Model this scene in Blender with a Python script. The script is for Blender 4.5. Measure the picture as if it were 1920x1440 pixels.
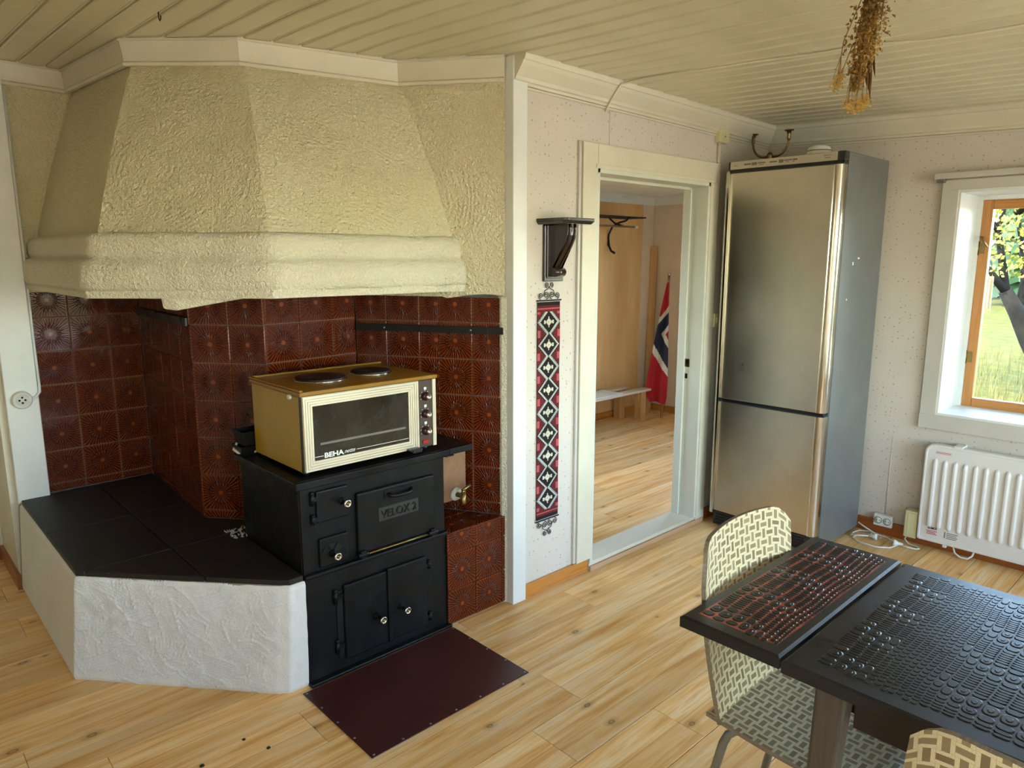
import bpy, bmesh, math, random
import numpy as np
from mathutils import Matrix, Vector, noise

scene = bpy.context.scene
for o in list(bpy.data.objects):
    bpy.data.objects.remove(o)
COL = scene.collection
random.seed(7)
PI = math.pi

# ------------------------------------------------------------------ camera
CAM = Vector((0.0, 0.0, 1.5))
cd = bpy.data.cameras.new('camera')
cd.sensor_width = 36.0
cd.lens = 1335.0 / 1920.0 * 36.0
cd.clip_start = 0.05
cd.clip_end = 400
cam = bpy.data.objects.new('camera', cd)
COL.objects.link(cam)
right = Vector((0.68348691, 0.72996277, 0.0))
down = Vector((0.12811568, -0.1199587, -0.98447767))
fwd = Vector((-0.71863205, 0.6728776, -0.17550988))
M = Matrix((right, -down, -fwd)).transposed().to_4x4()
M.translation = CAM
cam.matrix_world = M
scene.camera = cam

# ------------------------------------------------------------------ sky, sun, exposure
world = bpy.data.worlds.new('sky')
scene.world = world
world.use_nodes = True
wn = world.node_tree
wn.nodes.clear()
wo = wn.nodes.new('ShaderNodeOutputWorld')
wb = wn.nodes.new('ShaderNodeBackground')
ws = wn.nodes.new('ShaderNodeTexSky')
ws.sky_type = 'NISHITA'
ws.sun_disc = False
ws.sun_elevation = math.radians(42)
ws.sun_rotation = math.radians(220)
ws.air_density = 1.0
ws.dust_density = 0.8
wb.inputs['Strength'].default_value = 1.0
wn.links.new(ws.outputs[0], wb.inputs['Color'])
wn.links.new(wb.outputs[0], wo.inputs['Surface'])

sl = bpy.data.lights.new('sun', 'SUN')
sl.energy = 6.2
sl.angle = math.radians(0.6)
sl.color = (1.0, 0.90, 0.72)
sun = bpy.data.objects.new('sun', sl)
COL.objects.link(sun)
sun.rotation_euler = Vector((0.0, 0.73, -0.68)).to_track_quat('-Z', 'Y').to_euler()

scene.view_settings.view_transform = 'Standard'
scene.view_settings.look = 'None'
scene.view_settings.gamma = 1.0
scene.view_settings.use_curve_mapping = False
scene.view_settings.exposure = 2.08


def portal(name, loc, sx, sy, rot):
    l = bpy.data.lights.new(name, 'AREA')
    l.shape = 'RECTANGLE'
    l.size = sx
    l.size_y = sy
    l.cycles.is_portal = True
    o = bpy.data.objects.new(name, l)
    COL.objects.link(o)
    o.location = loc
    o.rotation_euler = rot
    return o


# window openings (room is x -4.24..2.3, y -1.8..4.035, camera stands at 0,0)
XD = -2.127      # face of the wall with the doorway
YW = 4.035       # face of the wall with the window
W1 = (-1.12, 0.02, 0.705, 1.82)
W2 = (-0.15, 0.85, 0.50, 2.05)     # in the wall behind the camera
W3 = (1.25, 3.45, 0.50, 2.05)
portal('daylight_window', ((W1[0] + W1[1]) / 2, YW + 0.42, (W1[2] + W1[3]) / 2), 1.1, 1.1, (math.radians(-90), 0, 0))
portal('daylight_window', (2.62, (W2[0] + W2[1]) / 2, (W2[2] + W2[3]) / 2), 1.55, 1.0, (0, math.radians(90), 0))
portal('daylight_window', (2.62, (W3[0] + W3[1]) / 2, (W3[2] + W3[3]) / 2), 1.55, 2.2, (0, math.radians(90), 0))


W5 = (0.85, 2.15, 0.60, 2.0)      # unseen, added in the wall left of the camera to light the window wall
W4 = (-3.50, -2.40, 0.45, 1.92)    # end wall of the hall
W6 = (2.35, 3.60, 0.85, 1.92)      # unseen, added in the back wall to brighten the hall
portal('daylight_window', ((W5[0] + W5[1]) / 2, -2.0, (W5[2] + W5[3]) / 2), 1.3, 1.4, (math.radians(90), 0, 0))
portal('daylight_window', ((W4[0] + W4[1]) / 2, 5.98, (W4[2] + W4[3]) / 2), 1.1, 1.47, (math.radians(-90), 0, 0))
portal('daylight_window', (-4.36, (W6[0] + W6[1]) / 2, (W6[2] + W6[3]) / 2), 1.07, 1.25, (0, math.radians(-90), 0))


# ------------------------------------------------------------------ helpers: objects
def lin(h):
    h = h.lstrip('#')
    r = []
    for i in (0, 2, 4):
        c = int(h[i:i + 2], 16) / 255.0
        r.append(c / 12.92 if c <= 0.04045 else ((c + 0.055) / 1.055) ** 2.4)
    return (r[0], r[1], r[2], 1.0)


def thing(name, label, cat, loc=(0, 0, 0), group=None, kind=None):
    o = bpy.data.objects.new(name, None)
    COL.objects.link(o)
    o.location = loc
    o.empty_display_size = 0.05
    tag(o, label, cat, group, kind)
    return o


def tag(o, label=None, cat=None, group=None, kind=None):
    if label: o['label'] = label
    if cat: o['category'] = cat
    if group: o['group'] = group
    if kind: o['kind'] = kind
    return o


def absloc(o):
    v = Vector(o.location)
    p = o.parent
    while p:
        v += Vector(p.location)
        p = p.parent
    return v


def link(name, me, parent=None, local=False):
    o = bpy.data.objects.new(name, me)
    COL.objects.link(o)
    if parent:
        o.parent = parent
        if not local:
            top = parent
            while top.parent:
                top = top.parent
            if top.type == 'EMPTY' and parent == top:
                o.matrix_parent_inverse = Matrix.Translation(-Vector(top.location))
    return o


class MB:
    def __init__(s):
        s.v = []
        s.f = []
        s.m = []
        s.uv = []
        s.T = None
        s.smooth = []

    def add(s, vs, fs, mi=0, uvs=None, smooth=False):
        b = len(s.v)
        for p in vs:
            p = Vector(p)
            if s.T is not None:
                p = s.T @ p
            s.v.append(p)
        for i, f in enumerate(fs):
            s.f.append([b + k for k in f])
            s.m.append(mi)
            s.smooth.append(smooth)
            s.uv.append(uvs[i] if uvs else None)

    def box(s, x0, x1, y0, y1, z0, z1, mi=0):
        vs = [(x0, y0, z0), (x1, y0, z0), (x1, y1, z0), (x0, y1, z0), (x0, y0, z1), (x1, y0, z1), (x1, y1, z1), (x0, y1, z1)]
        fs = [(0, 3, 2, 1), (4, 5, 6, 7), (0, 1, 5, 4), (1, 2, 6, 5), (2, 3, 7, 6), (3, 0, 4, 7)]
        s.add(vs, fs, mi)
        return s

    def prism(s, poly, z0, z1, mi=0, top=None):
        n = len(poly)
        tp = top or poly
        vs = [(p[0], p[1], z0) for p in poly] + [(p[0], p[1], z1) for p in tp]
        fs = [list(range(n - 1, -1, -1)), list(range(n, 2 * n))]
        for i in range(n):
            j = (i + 1) % n
            fs.append((i, j, n + j, n + i))
        s.add(vs, fs, mi)
        return s

    def tube(s, pts, r, n=8, mi=0, caps=True):
        pts = [Vector(p) for p in pts]
        k = len(pts)
        rs = r if isinstance(r, (list, tuple)) else [r] * k
        vs = []
        ref = None
        for i, p in enumerate(pts):
            d = (pts[min(i + 1, k - 1)] - pts[max(i - 1, 0)])
            if d.length < 1e-9:
                d = Vector((0, 0, 1))
            d.normalize()
            if ref is None:
                ref = Vector((0, 0, 1)) if abs(d.z) < 0.9 else Vector((1, 0, 0))
            u = ref - d * ref.dot(d)
            if u.length < 1e-6:
                u = Vector((1, 0, 0)) - d * d.x
            u.normalize()
            ref = u
            w = d.cross(u)
            for a in range(n):
                t = 2 * PI * a / n
                vs.append(p + (u * math.cos(t) + w * math.sin(t)) * rs[i])
        fs = []
        for i in range(k - 1):
            for a in range(n):
                b = (a + 1) % n
                fs.append((i * n + a, i * n + b, (i + 1) * n + b, (i + 1) * n + a))
        s.add(vs, fs, mi, smooth=True)
        if caps:
            b = len(s.v) - len(vs)
            s.f.append([b + a for a in range(n - 1, -1, -1)])
            s.f.append([b + (k - 1) * n + a for a in range(n)])
            s.m += [mi, mi]
            s.smooth += [False, False]
            s.uv += [None, None]
        return s

    def lathe(s, prof, c=(0, 0, 0), axis='Z', n=24, mi=0, smooth=True):
        vs = []
        k = len(prof)
        for (r, h) in prof:
            for a in range(n):
                t = 2 * PI * a / n
                x, y = r * math.cos(t), r * math.sin(t)
                if axis == 'Z': p = (x, y, h)
                elif axis == 'X': p = (h, x, y)
                else: p = (x, h, y)
                vs.append((p[0] + c[0], p[1] + c[1], p[2] + c[2]))
        fs = []
        for i in range(k - 1):
            for a in range(n):
                b = (a + 1) % n
                fs.append((i * n + a, i * n + b, (i + 1) * n + b, (i + 1) * n + a))
        fs.append(list(range(n - 1, -1, -1)))
        fs.append([(k - 1) * n + a for a in range(n)])
        s.add(vs, fs, mi, smooth=smooth)
        return s

    def grid(s, fn, nu, nv, mi=0, uv=True, smooth=True, flip=False):
        vs = []
        us = []
        for j in range(nv + 1):
            for i in range(nu + 1):
                vs.append(fn(i / nu, j / nv))
                us.append((i / nu, j / nv))
        fs = []
        uvs = []
        w = nu + 1
        for j in range(nv):
            for i in range(nu):
                q = (j * w + i, j * w + i + 1, (j + 1) * w + i + 1, (j + 1) * w + i)
                if flip: q = q[::-1]
                fs.append(q)
                uvs.append([us[k] for k in q])
        s.add(vs, fs, mi, uvs if uv else None, smooth)
        return s

    def sweep(s, path, prof, mi=0, zf=None, closed_prof=True, jit=None, smooth=False, sub=None):
        """profile (offset, z) carried along a plan path; +offset is to the right of travel (dy,-dx)"""
        P = [Vector((p[0], p[1])) for p in path]
        if sub:
            Q = []
            for a, b in zip(P[:-1], P[1:]):
                n = max(1, int((b - a).length / sub))
                for k in range(n):
                    Q.append((a + (b - a) * (k / n), k == 0))
            Q.append((P[-1], True))
            P2 = [q[0] for q in Q]
        else:
            P2 = P
        k = len(P2)
        vs = []
        for i, p in enumerate(P2):
            d1 = (p - P2[i - 1]).normalized() if i > 0 else (P2[1] - P2[0]).normalized()
            d2 = (P2[i + 1] - p).normalized() if i < k - 1 else d1
            n1 = Vector((d1.y, -d1.x))
            n2 = Vector((d2.y, -d2.x))
            nn = n1 + n2
            nn.normalize()
            sc = 1.0 / max(0.35, nn.dot(n1))
            for j, (off, z) in enumerate(prof):
                q = p + nn * (off * sc)
                zz = z + (zf(q.x, q.y) if zf else 0)
                v = Vector((q.x, q.y, zz))
                if jit:
                    dd = jit(v, j)
                    v += Vector((nn.x * dd, nn.y * dd, dd * 0.3))
                vs.append(v)
        m = len(prof)
        fs = []
        rng = range(m) if closed_prof else range(m - 1)
        for i in range(k - 1):
            for j in rng:
                jj = (j + 1) % m
                fs.append((i * m + j, (i + 1) * m + j, (i + 1) * m + jj, i * m + jj))
        if closed_prof:
            fs.append(list(range(m)))
            fs.append([(k - 1) * m + j for j in range(m - 1, -1, -1)])
        s.add(vs, fs, mi, smooth=smooth)
        return s

    def mesh(s, name, mats):
        me = bpy.data.meshes.new(name)
        me.from_pydata([tuple(v) for v in s.v], [], s.f)
        if not isinstance(mats, (list, tuple)):
            mats = [mats]
        for mt in mats:
            me.materials.append(mt)
        me.polygons.foreach_set('material_index', s.m)
        me.polygons.foreach_set('use_smooth', s.smooth)
        if any(u is not None for u in s.uv):
            ul = me.uv_layers.new(name='UVMap')
            li = 0
            for fi, f in enumerate(s.f):
                u = s.uv[fi]
                for q in range(len(f)):
                    if u is not None:
                        ul.data[li].uv = u[q]
                    li += 1
        bm = bmesh.new()
        bm.from_mesh(me)
        bmesh.ops.recalc_face_normals(bm, faces=bm.faces) if not getattr(s, 'open', False) else None
        bm.to_mesh(me)
        bm.free()
        me.update()
        return me

    def ob(s, name, mats, parent=None, bevel=0, local=False, seg=2, auto=False):
        o = link(name, s.mesh(name, mats), parent, local)
        if bevel:
            b = o.modifiers.new('bevel', 'BEVEL')
            b.width = bevel
            b.segments = seg
            b.limit_method = 'ANGLE'
            b.angle_limit = math.radians(40)
        return o


def B(x0, x1, y0, y1, z0, z1):
    return MB().box(x0, x1, y0, y1, z0, z1)


def text_mesh(body, size, depth, mat, name='lettering', shear=0.0, width=1.0, offset=0.0):
    cu = bpy.data.curves.new('lettering', 'FONT')
    cu.body = body
    cu.size = size
    cu.extrude = depth
    cu.shear = shear
    cu.offset = offset
    cu.align_x = 'LEFT'
    to = bpy.data.objects.new('lettering_curve', cu)
    COL.objects.link(to)
    bpy.context.view_layer.update()
    me = bpy.data.meshes.new_from_object(to.evaluated_get(bpy.context.evaluated_depsgraph_get()))
    bpy.data.objects.remove(to)
    bpy.data.curves.remove(cu)
    xs = [v.co.x for v in me.vertices] or [0]
    me.materials.clear()
    me.materials.append(mat)
    w = max(xs) - min(xs)
    for v in me.vertices:
        v.co.x = (v.co.x - min(xs)) * width
    return me, w * width


def put_text(parent, body, size, origin, xdir, updir, mat, depth=0.0006, width_m=None, shear=0.0, name='lettering', offset=0.0):
    me, w = text_mesh(body, size, depth, mat, shear=shear, offset=offset)
    x = Vector(xdir).normalized()
    u = Vector(updir).normalized()
    n = x.cross(u)
    sx = (width_m / w) if width_m else 1.0
    T = Matrix((x * sx, u, n)).transposed().to_4x4()
    T.translation = Vector(origin)
    me.transform(T)
    return link(name, me, parent)


# ------------------------------------------------------------------ helpers: materials
class G:
    def __init__(s, name, rough=0.5, metal=0.0, color=(0.8, 0.8, 0.8, 1), spec=0.5, **kw):
        s.m = bpy.data.materials.new(name)
        s.m.use_nodes = True
        s.nt = s.m.node_tree
        s.b = s.nt.nodes['Principled BSDF']
        s.set('Base Color', color)
        s.set('Roughness', rough)
        s.set('Metallic', metal)
        s.set('Specular IOR Level', spec)
        for k, v in kw.items():
            s.set(k.replace('_', ' '), v)
        s._tc = None

    def set(s, k, v):
        i = s.b.inputs[k]
        if hasattr(v, 'is_output'):
            s.nt.links.new(v, i)
        else:
            i.default_value = v

    def plug(s, i, v):
        if hasattr(v, 'is_output'):
            s.nt.links.new(v, i)
        elif v is not None:
            i.default_value = v

    def n(s, t):
        return s.nt.nodes.new(t)

    def tc(s, w='Object'):
        if s._tc is None:
            s._tc = s.n('ShaderNodeTexCoord')
        return s._tc.outputs[w]

    def rnd(s):
        return s.n('ShaderNodeObjectInfo').outputs['Random']

    def math(s, op, a, b=None, c=None, clamp=False):
        n = s.n('ShaderNodeMath')
        n.operation = op
        n.use_clamp = clamp
        s.plug(n.inputs[0], a)
        if b is not None: s.plug(n.inputs[1], b)
        if c is not None: s.plug(n.inputs[2], c)
        return n.outputs[0]

    def vm(s, op, a, b=None):
        n = s.n('ShaderNodeVectorMath')
        n.operation = op
        s.plug(n.inputs[0], a)
        if b is not None: s.plug(n.inputs[1], b)
        return n.outputs[0] if op not in ('LENGTH', 'DOT_PRODUCT', 'DISTANCE') else n.outputs['Value']

    def map(s, v, scale=(1, 1, 1), loc=(0, 0, 0), rot=(0, 0, 0)):
        n = s.n('ShaderNodeMapping')
        s.plug(n.inputs['Vector'], v)
        s.plug(n.inputs['Scale'], scale)
        s.plug(n.inputs['Location'], loc)
        s.plug(n.inputs['Rotation'], rot)
        return n.outputs[0]

    def noise(s, v, scale=5, detail=3, rough=0.5, dist=0.0):
        n = s.n('ShaderNodeTexNoise')
        s.plug(n.inputs['Vector'], v)
        n.inputs['Scale'].default_value = scale
        n.inputs['Detail'].default_value = detail
        n.inputs['Roughness'].default_value = rough
        n.inputs['Distortion'].default_value = dist
        return n.outputs[0]

    def vor(s, v, scale=5, feature='F1', rand=1.0, out=0):
        n = s.n('ShaderNodeTexVoronoi')
        n.feature = feature
        s.plug(n.inputs['Vector'], v)
        n.inputs['Scale'].default_value = scale
        n.inputs['Randomness'].default_value = rand
        return n.outputs[out] if isinstance(out, int) else n.outputs[out]

    def ramp(s, f, stops, interp='LINEAR'):
        n = s.n('ShaderNodeValToRGB')
        s.plug(n.inputs[0], f)
        cr = n.color_ramp
        cr.interpolation = interp
        while len(cr.elements) < len(stops):
            cr.elements.new(0.5)
        for e, (p, c) in zip(cr.elements, stops):
            e.position = p
            e.color = c if not isinstance(c, (int, float)) else (c, c, c, 1)
        return n.outputs[0]

    def mix(s, f, a, b, blend='MIX'):
        n = s.n('ShaderNodeMix')
        n.data_type = 'RGBA'
        n.blend_type = blend
        s.plug(n.inputs[0], f)
        s.plug(n.inputs[6], a)
        s.plug(n.inputs[7], b)
        return n.outputs[2]

    def sep(s, v):
        n = s.n('ShaderNodeSeparateXYZ')
        s.plug(n.inputs[0], v)
        return n.outputs

    def comb(s, x, y, z=0.0):
        n = s.n('ShaderNodeCombineXYZ')
        s.plug(n.inputs[0], x)
        s.plug(n.inputs[1], y)
        s.plug(n.inputs[2], z)
        return n.outputs[0]

    def bump(s, h, strength=0.3, dist=0.01, prev=None):
        n = s.n('ShaderNodeBump')
        n.inputs['Strength'].default_value = strength
        n.inputs['Distance'].default_value = dist
        s.plug(n.inputs['Height'], h)
        if prev is not None:
            s.nt.links.new(prev, n.inputs['Normal'])
        s.nt.links.new(n.outputs[0], s.b.inputs['Normal'])
        return n.outputs[0]


def simple(name, hexc, rough=0.5, metal=0.0, spec=0.5, var=0.06, bump=0.0, bscale=40, **kw):
    g = G(name, rough, metal, lin(hexc), spec, **kw)
    if var:
        nz = g.noise(g.tc(), 6, 4, 0.6)
        c = lin(hexc)
        d = tuple(max(0, x * (1 - 2.2 * var)) for x in c[:3]) + (1,)
        u = tuple(min(1, x * (1 + 1.2 * var)) for x in c[:3]) + (1,)
        g.set('Base Color', g.ramp(nz, [(0.3, d), (0.7, u)]))
    if bump:
        g.bump(g.noise(g.tc(), bscale, 4, 0.6), bump, 0.004)
    return g.m

# ------------------------------------------------------------------ materials
def m_floor():
    g = G('pine_plank_floor', 0.40, spec=0.3)
    r = g.rnd()
    v = g.tc()
    off = g.comb(g.math('MULTIPLY', r, 17.0), g.math('MULTIPLY', r, 31.0), 0.0)
    p = g.vm('ADD', v, off)
    streak = g.noise(g.map(p, (16, 1.1, 1)), 1.6, 5, 0.6, 0.6)
    fine = g.noise(g.map(p, (120, 3.0, 1)), 1.0, 3, 0.6)
    base = g.ramp(streak, [(0.30, lin('#dc9a4e')), (0.48, lin('#f6c680')), (0.64, lin('#fcdca8')), (0.80, lin('#e4a860'))])
    base = g.mix(g.math('MULTIPLY', g.math('SUBTRACT', fine, 0.45, clamp=True), 0.9), base, lin('#b57a40'))
    # two boards are printed on every plank, one a little darker
    kx = g.math('DIVIDE', g.sep(v)[0], 0.199)
    half = g.math('GREATER_THAN', kx, 0.5)
    base = g.mix(g.math('MULTIPLY', half, 0.16), base, lin('#b07c46'))
    seam = g.math('LESS_THAN', g.math('ABSOLUTE', g.math('SUBTRACT', kx, 0.5)), 0.006)
    base = g.mix(g.math('MULTIPLY', seam, 0.35), base, lin('#7c5128'))
    # knots
    kv = g.map(p, (9.0, 5.5, 1))
    vd = g.n('ShaderNodeTexVoronoi')
    vd.voronoi_dimensions = '2D'
    g.plug(vd.inputs['Vector'], kv)
    vd.inputs['Scale'].default_value = 1.0
    gate = g.math('GREATER_THAN', g.sep(vd.outputs['Color'])[0], 0.84)
    d = g.math('DIVIDE', vd.outputs['Distance'], g.math('ADD', 0.45, g.math('MULTIPLY', g.sep(vd.outputs['Color'])[1], 0.9)))
    ring = g.ramp(d, [(0.0, 0.5), (0.03, 0.55), (0.055, 1.0), (0.08, 0.35), (0.22, 0.0)])
    base = g.mix(g.math('MULTIPLY', g.math('MULTIPLY', ring, gate), 0.85), base, lin('#6f4420'))
    tone = g.math('ADD', 0.88, g.math('MULTIPLY', r, 0.2))
    base = g.mix(1.0, base, g.comb(tone, tone, tone), 'MULTIPLY')
    g.set('Base Color', base)
    g.bump(fine, 0.04, 0.001)
    return g.m


def m_wood(name, dark, light, axis='Y', rough=0.5, freq=18, coat=0.0):
    g = G(name, rough)
    r = g.rnd()
    v = g.vm('ADD', g.tc(), g.comb(g.math('MULTIPLY', r, 9.0), g.math('MULTIPLY', r, 5.0), g.math('MULTIPLY', r, 7.0)))
    sc = {'X': (1.2, freq, freq), 'Y': (freq, 1.2, freq), 'Z': (freq, freq, 1.2)}[axis]
    st = g.noise(g.map(v, sc), 1.5, 5, 0.65, 0.8)
    fine = g.noise(g.map(v, tuple(7 * x for x in sc)), 1.0, 2, 0.5)
    c = g.ramp(st, [(0.3, lin(dark)), (0.55, lin(light)), (0.75, lin(dark))])
    c = g.mix(g.math('MULTIPLY', fine, 0.3), c, lin(dark))
    g.set('Base Color', c)
    if coat: g.set('Coat Weight', coat)
    g.bump(fine, 0.08, 0.001)
    return g.m


def m_paint(name, hexc, rough=0.42, worn=True):
    g = G(name, rough)
    v = g.tc()
    n1 = g.noise(v, 2.5, 5, 0.6)
    c = lin(hexc)
    d = tuple(x * 0.88 for x in c[:3]) + (1,)
    col = g.ramp(n1, [(0.35, d), (0.65, c)])
    if worn:
        sp = g.math('LESS_THAN', g.vor(v, 38, out=0), 0.035)
        col = g.mix(g.math('MULTIPLY', sp, 0.35), col, lin('#7a6a4c'))
    g.set('Base Color', col)
    g.bump(g.noise(v, 45, 4, 0.6), 0.12, 0.003)
    return g.m


def m_wallpaper():
    g = G('speckled_wallpaper', 0.75, spec=0.3)
    v = g.tc()
    n1 = g.noise(v, 1.3, 4, 0.6)
    col = g.ramp(n1, [(0.3, lin('#cdc2b4')), (0.7, lin('#dacfc2'))])
    ox, oy, oz = g.sep(v)
    v2 = g.comb(g.math('ADD', ox, oy), oz, 0.0)
    vn = g.n('ShaderNodeTexVoronoi')
    vn.voronoi_dimensions = '2D'
    g.plug(vn.inputs['Vector'], v2)
    vn.inputs['Scale'].default_value = 40
    rr = g.sep(vn.outputs['Color'])[0]
    dot = g.math('LESS_THAN', vn.outputs['Distance'], g.math('MULTIPLY', g.math('SUBTRACT', rr, 0.35, clamp=True), 0.26))
    col = g.mix(g.math('MULTIPLY', dot, 0.5), col, lin('#8a6a45'))
    vn2 = g.n('ShaderNodeTexVoronoi')
    vn2.voronoi_dimensions = '2D'
    g.plug(vn2.inputs['Vector'], v2)
    vn2.inputs['Scale'].default_value = 9
    r2 = g.sep(vn2.outputs['Color'])[0]
    dot2 = g.math('LESS_THAN', vn2.outputs['Distance'], g.math('MULTIPLY', g.math('SUBTRACT', r2, 0.75, clamp=True), 0.11))
    col = g.mix(g.math('MULTIPLY', dot2, 0.6), col, lin('#6a5236'))
    g.set('Base Color', col)
    g.bump(g.noise(v, 90, 3, 0.6), 0.12, 0.002)
    return g.m


def m_plaster(name, hexa, hexb, strength=0.5, sc=1.0, swirl=True, rough=0.7):
    g = G(name, rough, spec=0.35)
    v = g.tc()
    n1 = g.noise(v, 1.8, 4, 0.6)
    g.set('Base Color', g.ramp(n1, [(0.3, lin(hexa)), (0.7, lin(hexb))]))
    big = g.noise(v, 9 * sc, 3, 0.6, 0.4)
    mid = g.noise(v, 75 * sc, 3, 0.62, 0.6)
    h = g.math('ADD', g.math('MULTIPLY', big, 0.22), g.math('MULTIPLY', mid, 0.8))
    if swirl:
        # trowelled arcs: rings around scattered centres
        vn = g.n('ShaderNodeTexVoronoi')
        nd = g.math('MULTIPLY', g.noise(v, 3, 2), 0.10)
        g.plug(vn.inputs['Vector'], g.vm('ADD', v, g.comb(nd, nd, nd)))
        vn.inputs['Scale'].default_value = 2.4
        w = g.math('SINE', g.math('MULTIPLY', vn.outputs['Distance'], 150.0))
        msk = g.ramp(g.noise(v, 5, 2), [(0.45, 0.0), (0.62, 1.0)])
        h = g.math('ADD', h, g.math('MULTIPLY', g.math('MULTIPLY', w, msk), 0.055))
    g.bump(h, strength, 0.030)
    return g.m


def m_tile():
    g = G('brown_relief_glaze', 0.08, spec=0.36)
    uv = g.tc('UV')
    p = g.vm('SUBTRACT', uv, (0.5, 0.5, 0.0))
    x, y, _ = g.sep(p)
    r = g.math('MULTIPLY', g.vm('LENGTH', p), 2.0)
    a = g.math('ARCTAN2', y, x)

    def rays(nn, ph, r0, r1, soft, sharp):
        c = g.math('COSINE', g.math('ADD', g.math('MULTIPLY', a, float(nn)), ph))
        k = g.math('MULTIPLY', g.math('SUBTRACT', c, sharp), 1.0 / (1 - sharp), clamp=True)
        lo = g.math('DIVIDE', g.math('SUBTRACT', r, r0), soft, clamp=True)
        hi = g.math('DIVIDE', g.math('SUBTRACT', r1, r), soft, clamp=True)
        return g.math('MULTIPLY', k, g.math('MULTIPLY', lo, hi))
    inner = rays(20, 0.0, 0.12, 0.62, 0.05, 0.62)
    pet1 = rays(20, PI, 0.34, 0.58, 0.10, 0.2)
    pet2 = rays(20, 0.0, 0.50, 0.74, 0.10, 0.2)
    outer = rays(40, 0.0, 0.66, 1.36, 0.05, 0.5)
    hub = g.math('LESS_THAN', r, 0.13)
    ridge = g.math('MAXIMUM', g.math('MAXIMUM', inner, outer), g.math('MULTIPLY', hub, 0.8))
    petals = g.math('MAXIMUM', pet1, pet2)
    h = g.math('MAXIMUM', ridge, g.math('MULTIPLY', petals, 0.8))
    # square border
    ax = g.math('MAXIMUM', g.math('ABSOLUTE', x), g.math('ABSOLUTE', y))
    border = g.math('GREATER_THAN', ax, 0.478)
    h = g.math('MULTIPLY', h, g.math('SUBTRACT', 1.0, border))
    v = g.tc('Object')
    nz = g.noise(g.vm('ADD', v, g.comb(g.math('MULTIPLY', g.rnd(), 20.0), 0.0, 0.0)), 7, 3, 0.6)
    base = g.ramp(nz, [(0.3, lin('#421105')), (0.7, lin('#521a08'))])
    base = g.mix(g.math('MULTIPLY', petals, 0.42), base, lin('#33140c'))
    base = g.mix(g.math('MULTIPLY', ridge, 0.7), base, lin('#a5501f'))
    base = g.mix(g.math('MULTIPLY', border, 0.25), base, lin('#8d4a2a'))
    g.set('Base Color', base)
    g.bump(h, 0.9, 0.0035)
    return g.m


def m_castiron(name='black_cast_iron', rough=0.38):
    g = G(name, rough, spec=0.24)
    v = g.tc()
    n1 = g.noise(v, 9, 5, 0.65)
    g.set('Base Color', g.ramp(n1, [(0.3, lin('#0b0b0b')), (0.62, lin('#131313')), (0.8, lin('#201f1e'))]))
    g.set('Roughness', g.ramp(g.noise(v, 14, 4, 0.6), [(0.3, 0.28), (0.75, 0.55)]))
    g.bump(g.noise(v, 70, 4, 0.65), 0.22, 0.003)
    return g.m


def m_steel(name, hexc, rough=0.28, horiz=True):
    g = G(name, rough, 1.0, lin(hexc))
    v = g.tc()
    br = g.noise(g.map(v, (2, 2, 260) if horiz else (260, 260, 2)), 1.0, 3, 0.6)
    sm = g.noise(v, 4, 4, 0.6)
    g.set('Roughness', g.math('ADD', rough - 0.08, g.math('MULTIPLY', sm, 0.2)))
    c = lin(hexc)
    d = tuple(x * 0.82 for x in c[:3]) + (1,)
    st = g.math('LESS_THAN', g.vor(g.map(v, (1, 1, 0.6)), 17, out=0), 0.07)
    g.set('Base Color', g.mix(g.math('MULTIPLY', st, 0.2), g.ramp(sm, [(0.3, d), (0.7, c)]), d))
    g.bump(br, 0.05, 0.001)
    return g.m


def m_hide_black():
    g = G('black_vinyl_tabletop', 0.3, spec=0.35, color=lin('#181715'))
    g.set('Roughness', g.ramp(g.noise(g.tc(), 9, 4, 0.6), [(0.3, 0.26), (0.75, 0.42)]))
    g.bump(g.noise(g.tc(), 160, 3), 0.06, 0.001)
    return g.m


def m_hide_red():
    """black vinyl whose grooves show red in patches where the scales are"""
    g = G('black_vinyl_red_grooves', 0.32, spec=0.5)
    v = g.tc()
    gx, gy, _ = g.sep(g.tc('Generated'))
    ex = g.math('MINIMUM', gx, g.math('SUBTRACT', 1.0, gx))
    ey = g.math('MINIMUM', gy, g.math('SUBTRACT', 1.0, gy))
    inside = g.math('MULTIPLY', g.math('GREATER_THAN', ex, 0.105), g.math('GREATER_THAN', ey, 0.055))
    blot = g.ramp(g.noise(g.map(v, (1, 1, 1)), 26, 3, 0.6), [(0.36, 0.25), (0.58, 1.0)])
    g.set('Base Color', g.mix(g.math('MULTIPLY', inside, blot), lin('#1b1815'), lin('#b24a2c')))
    return g.m


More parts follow.
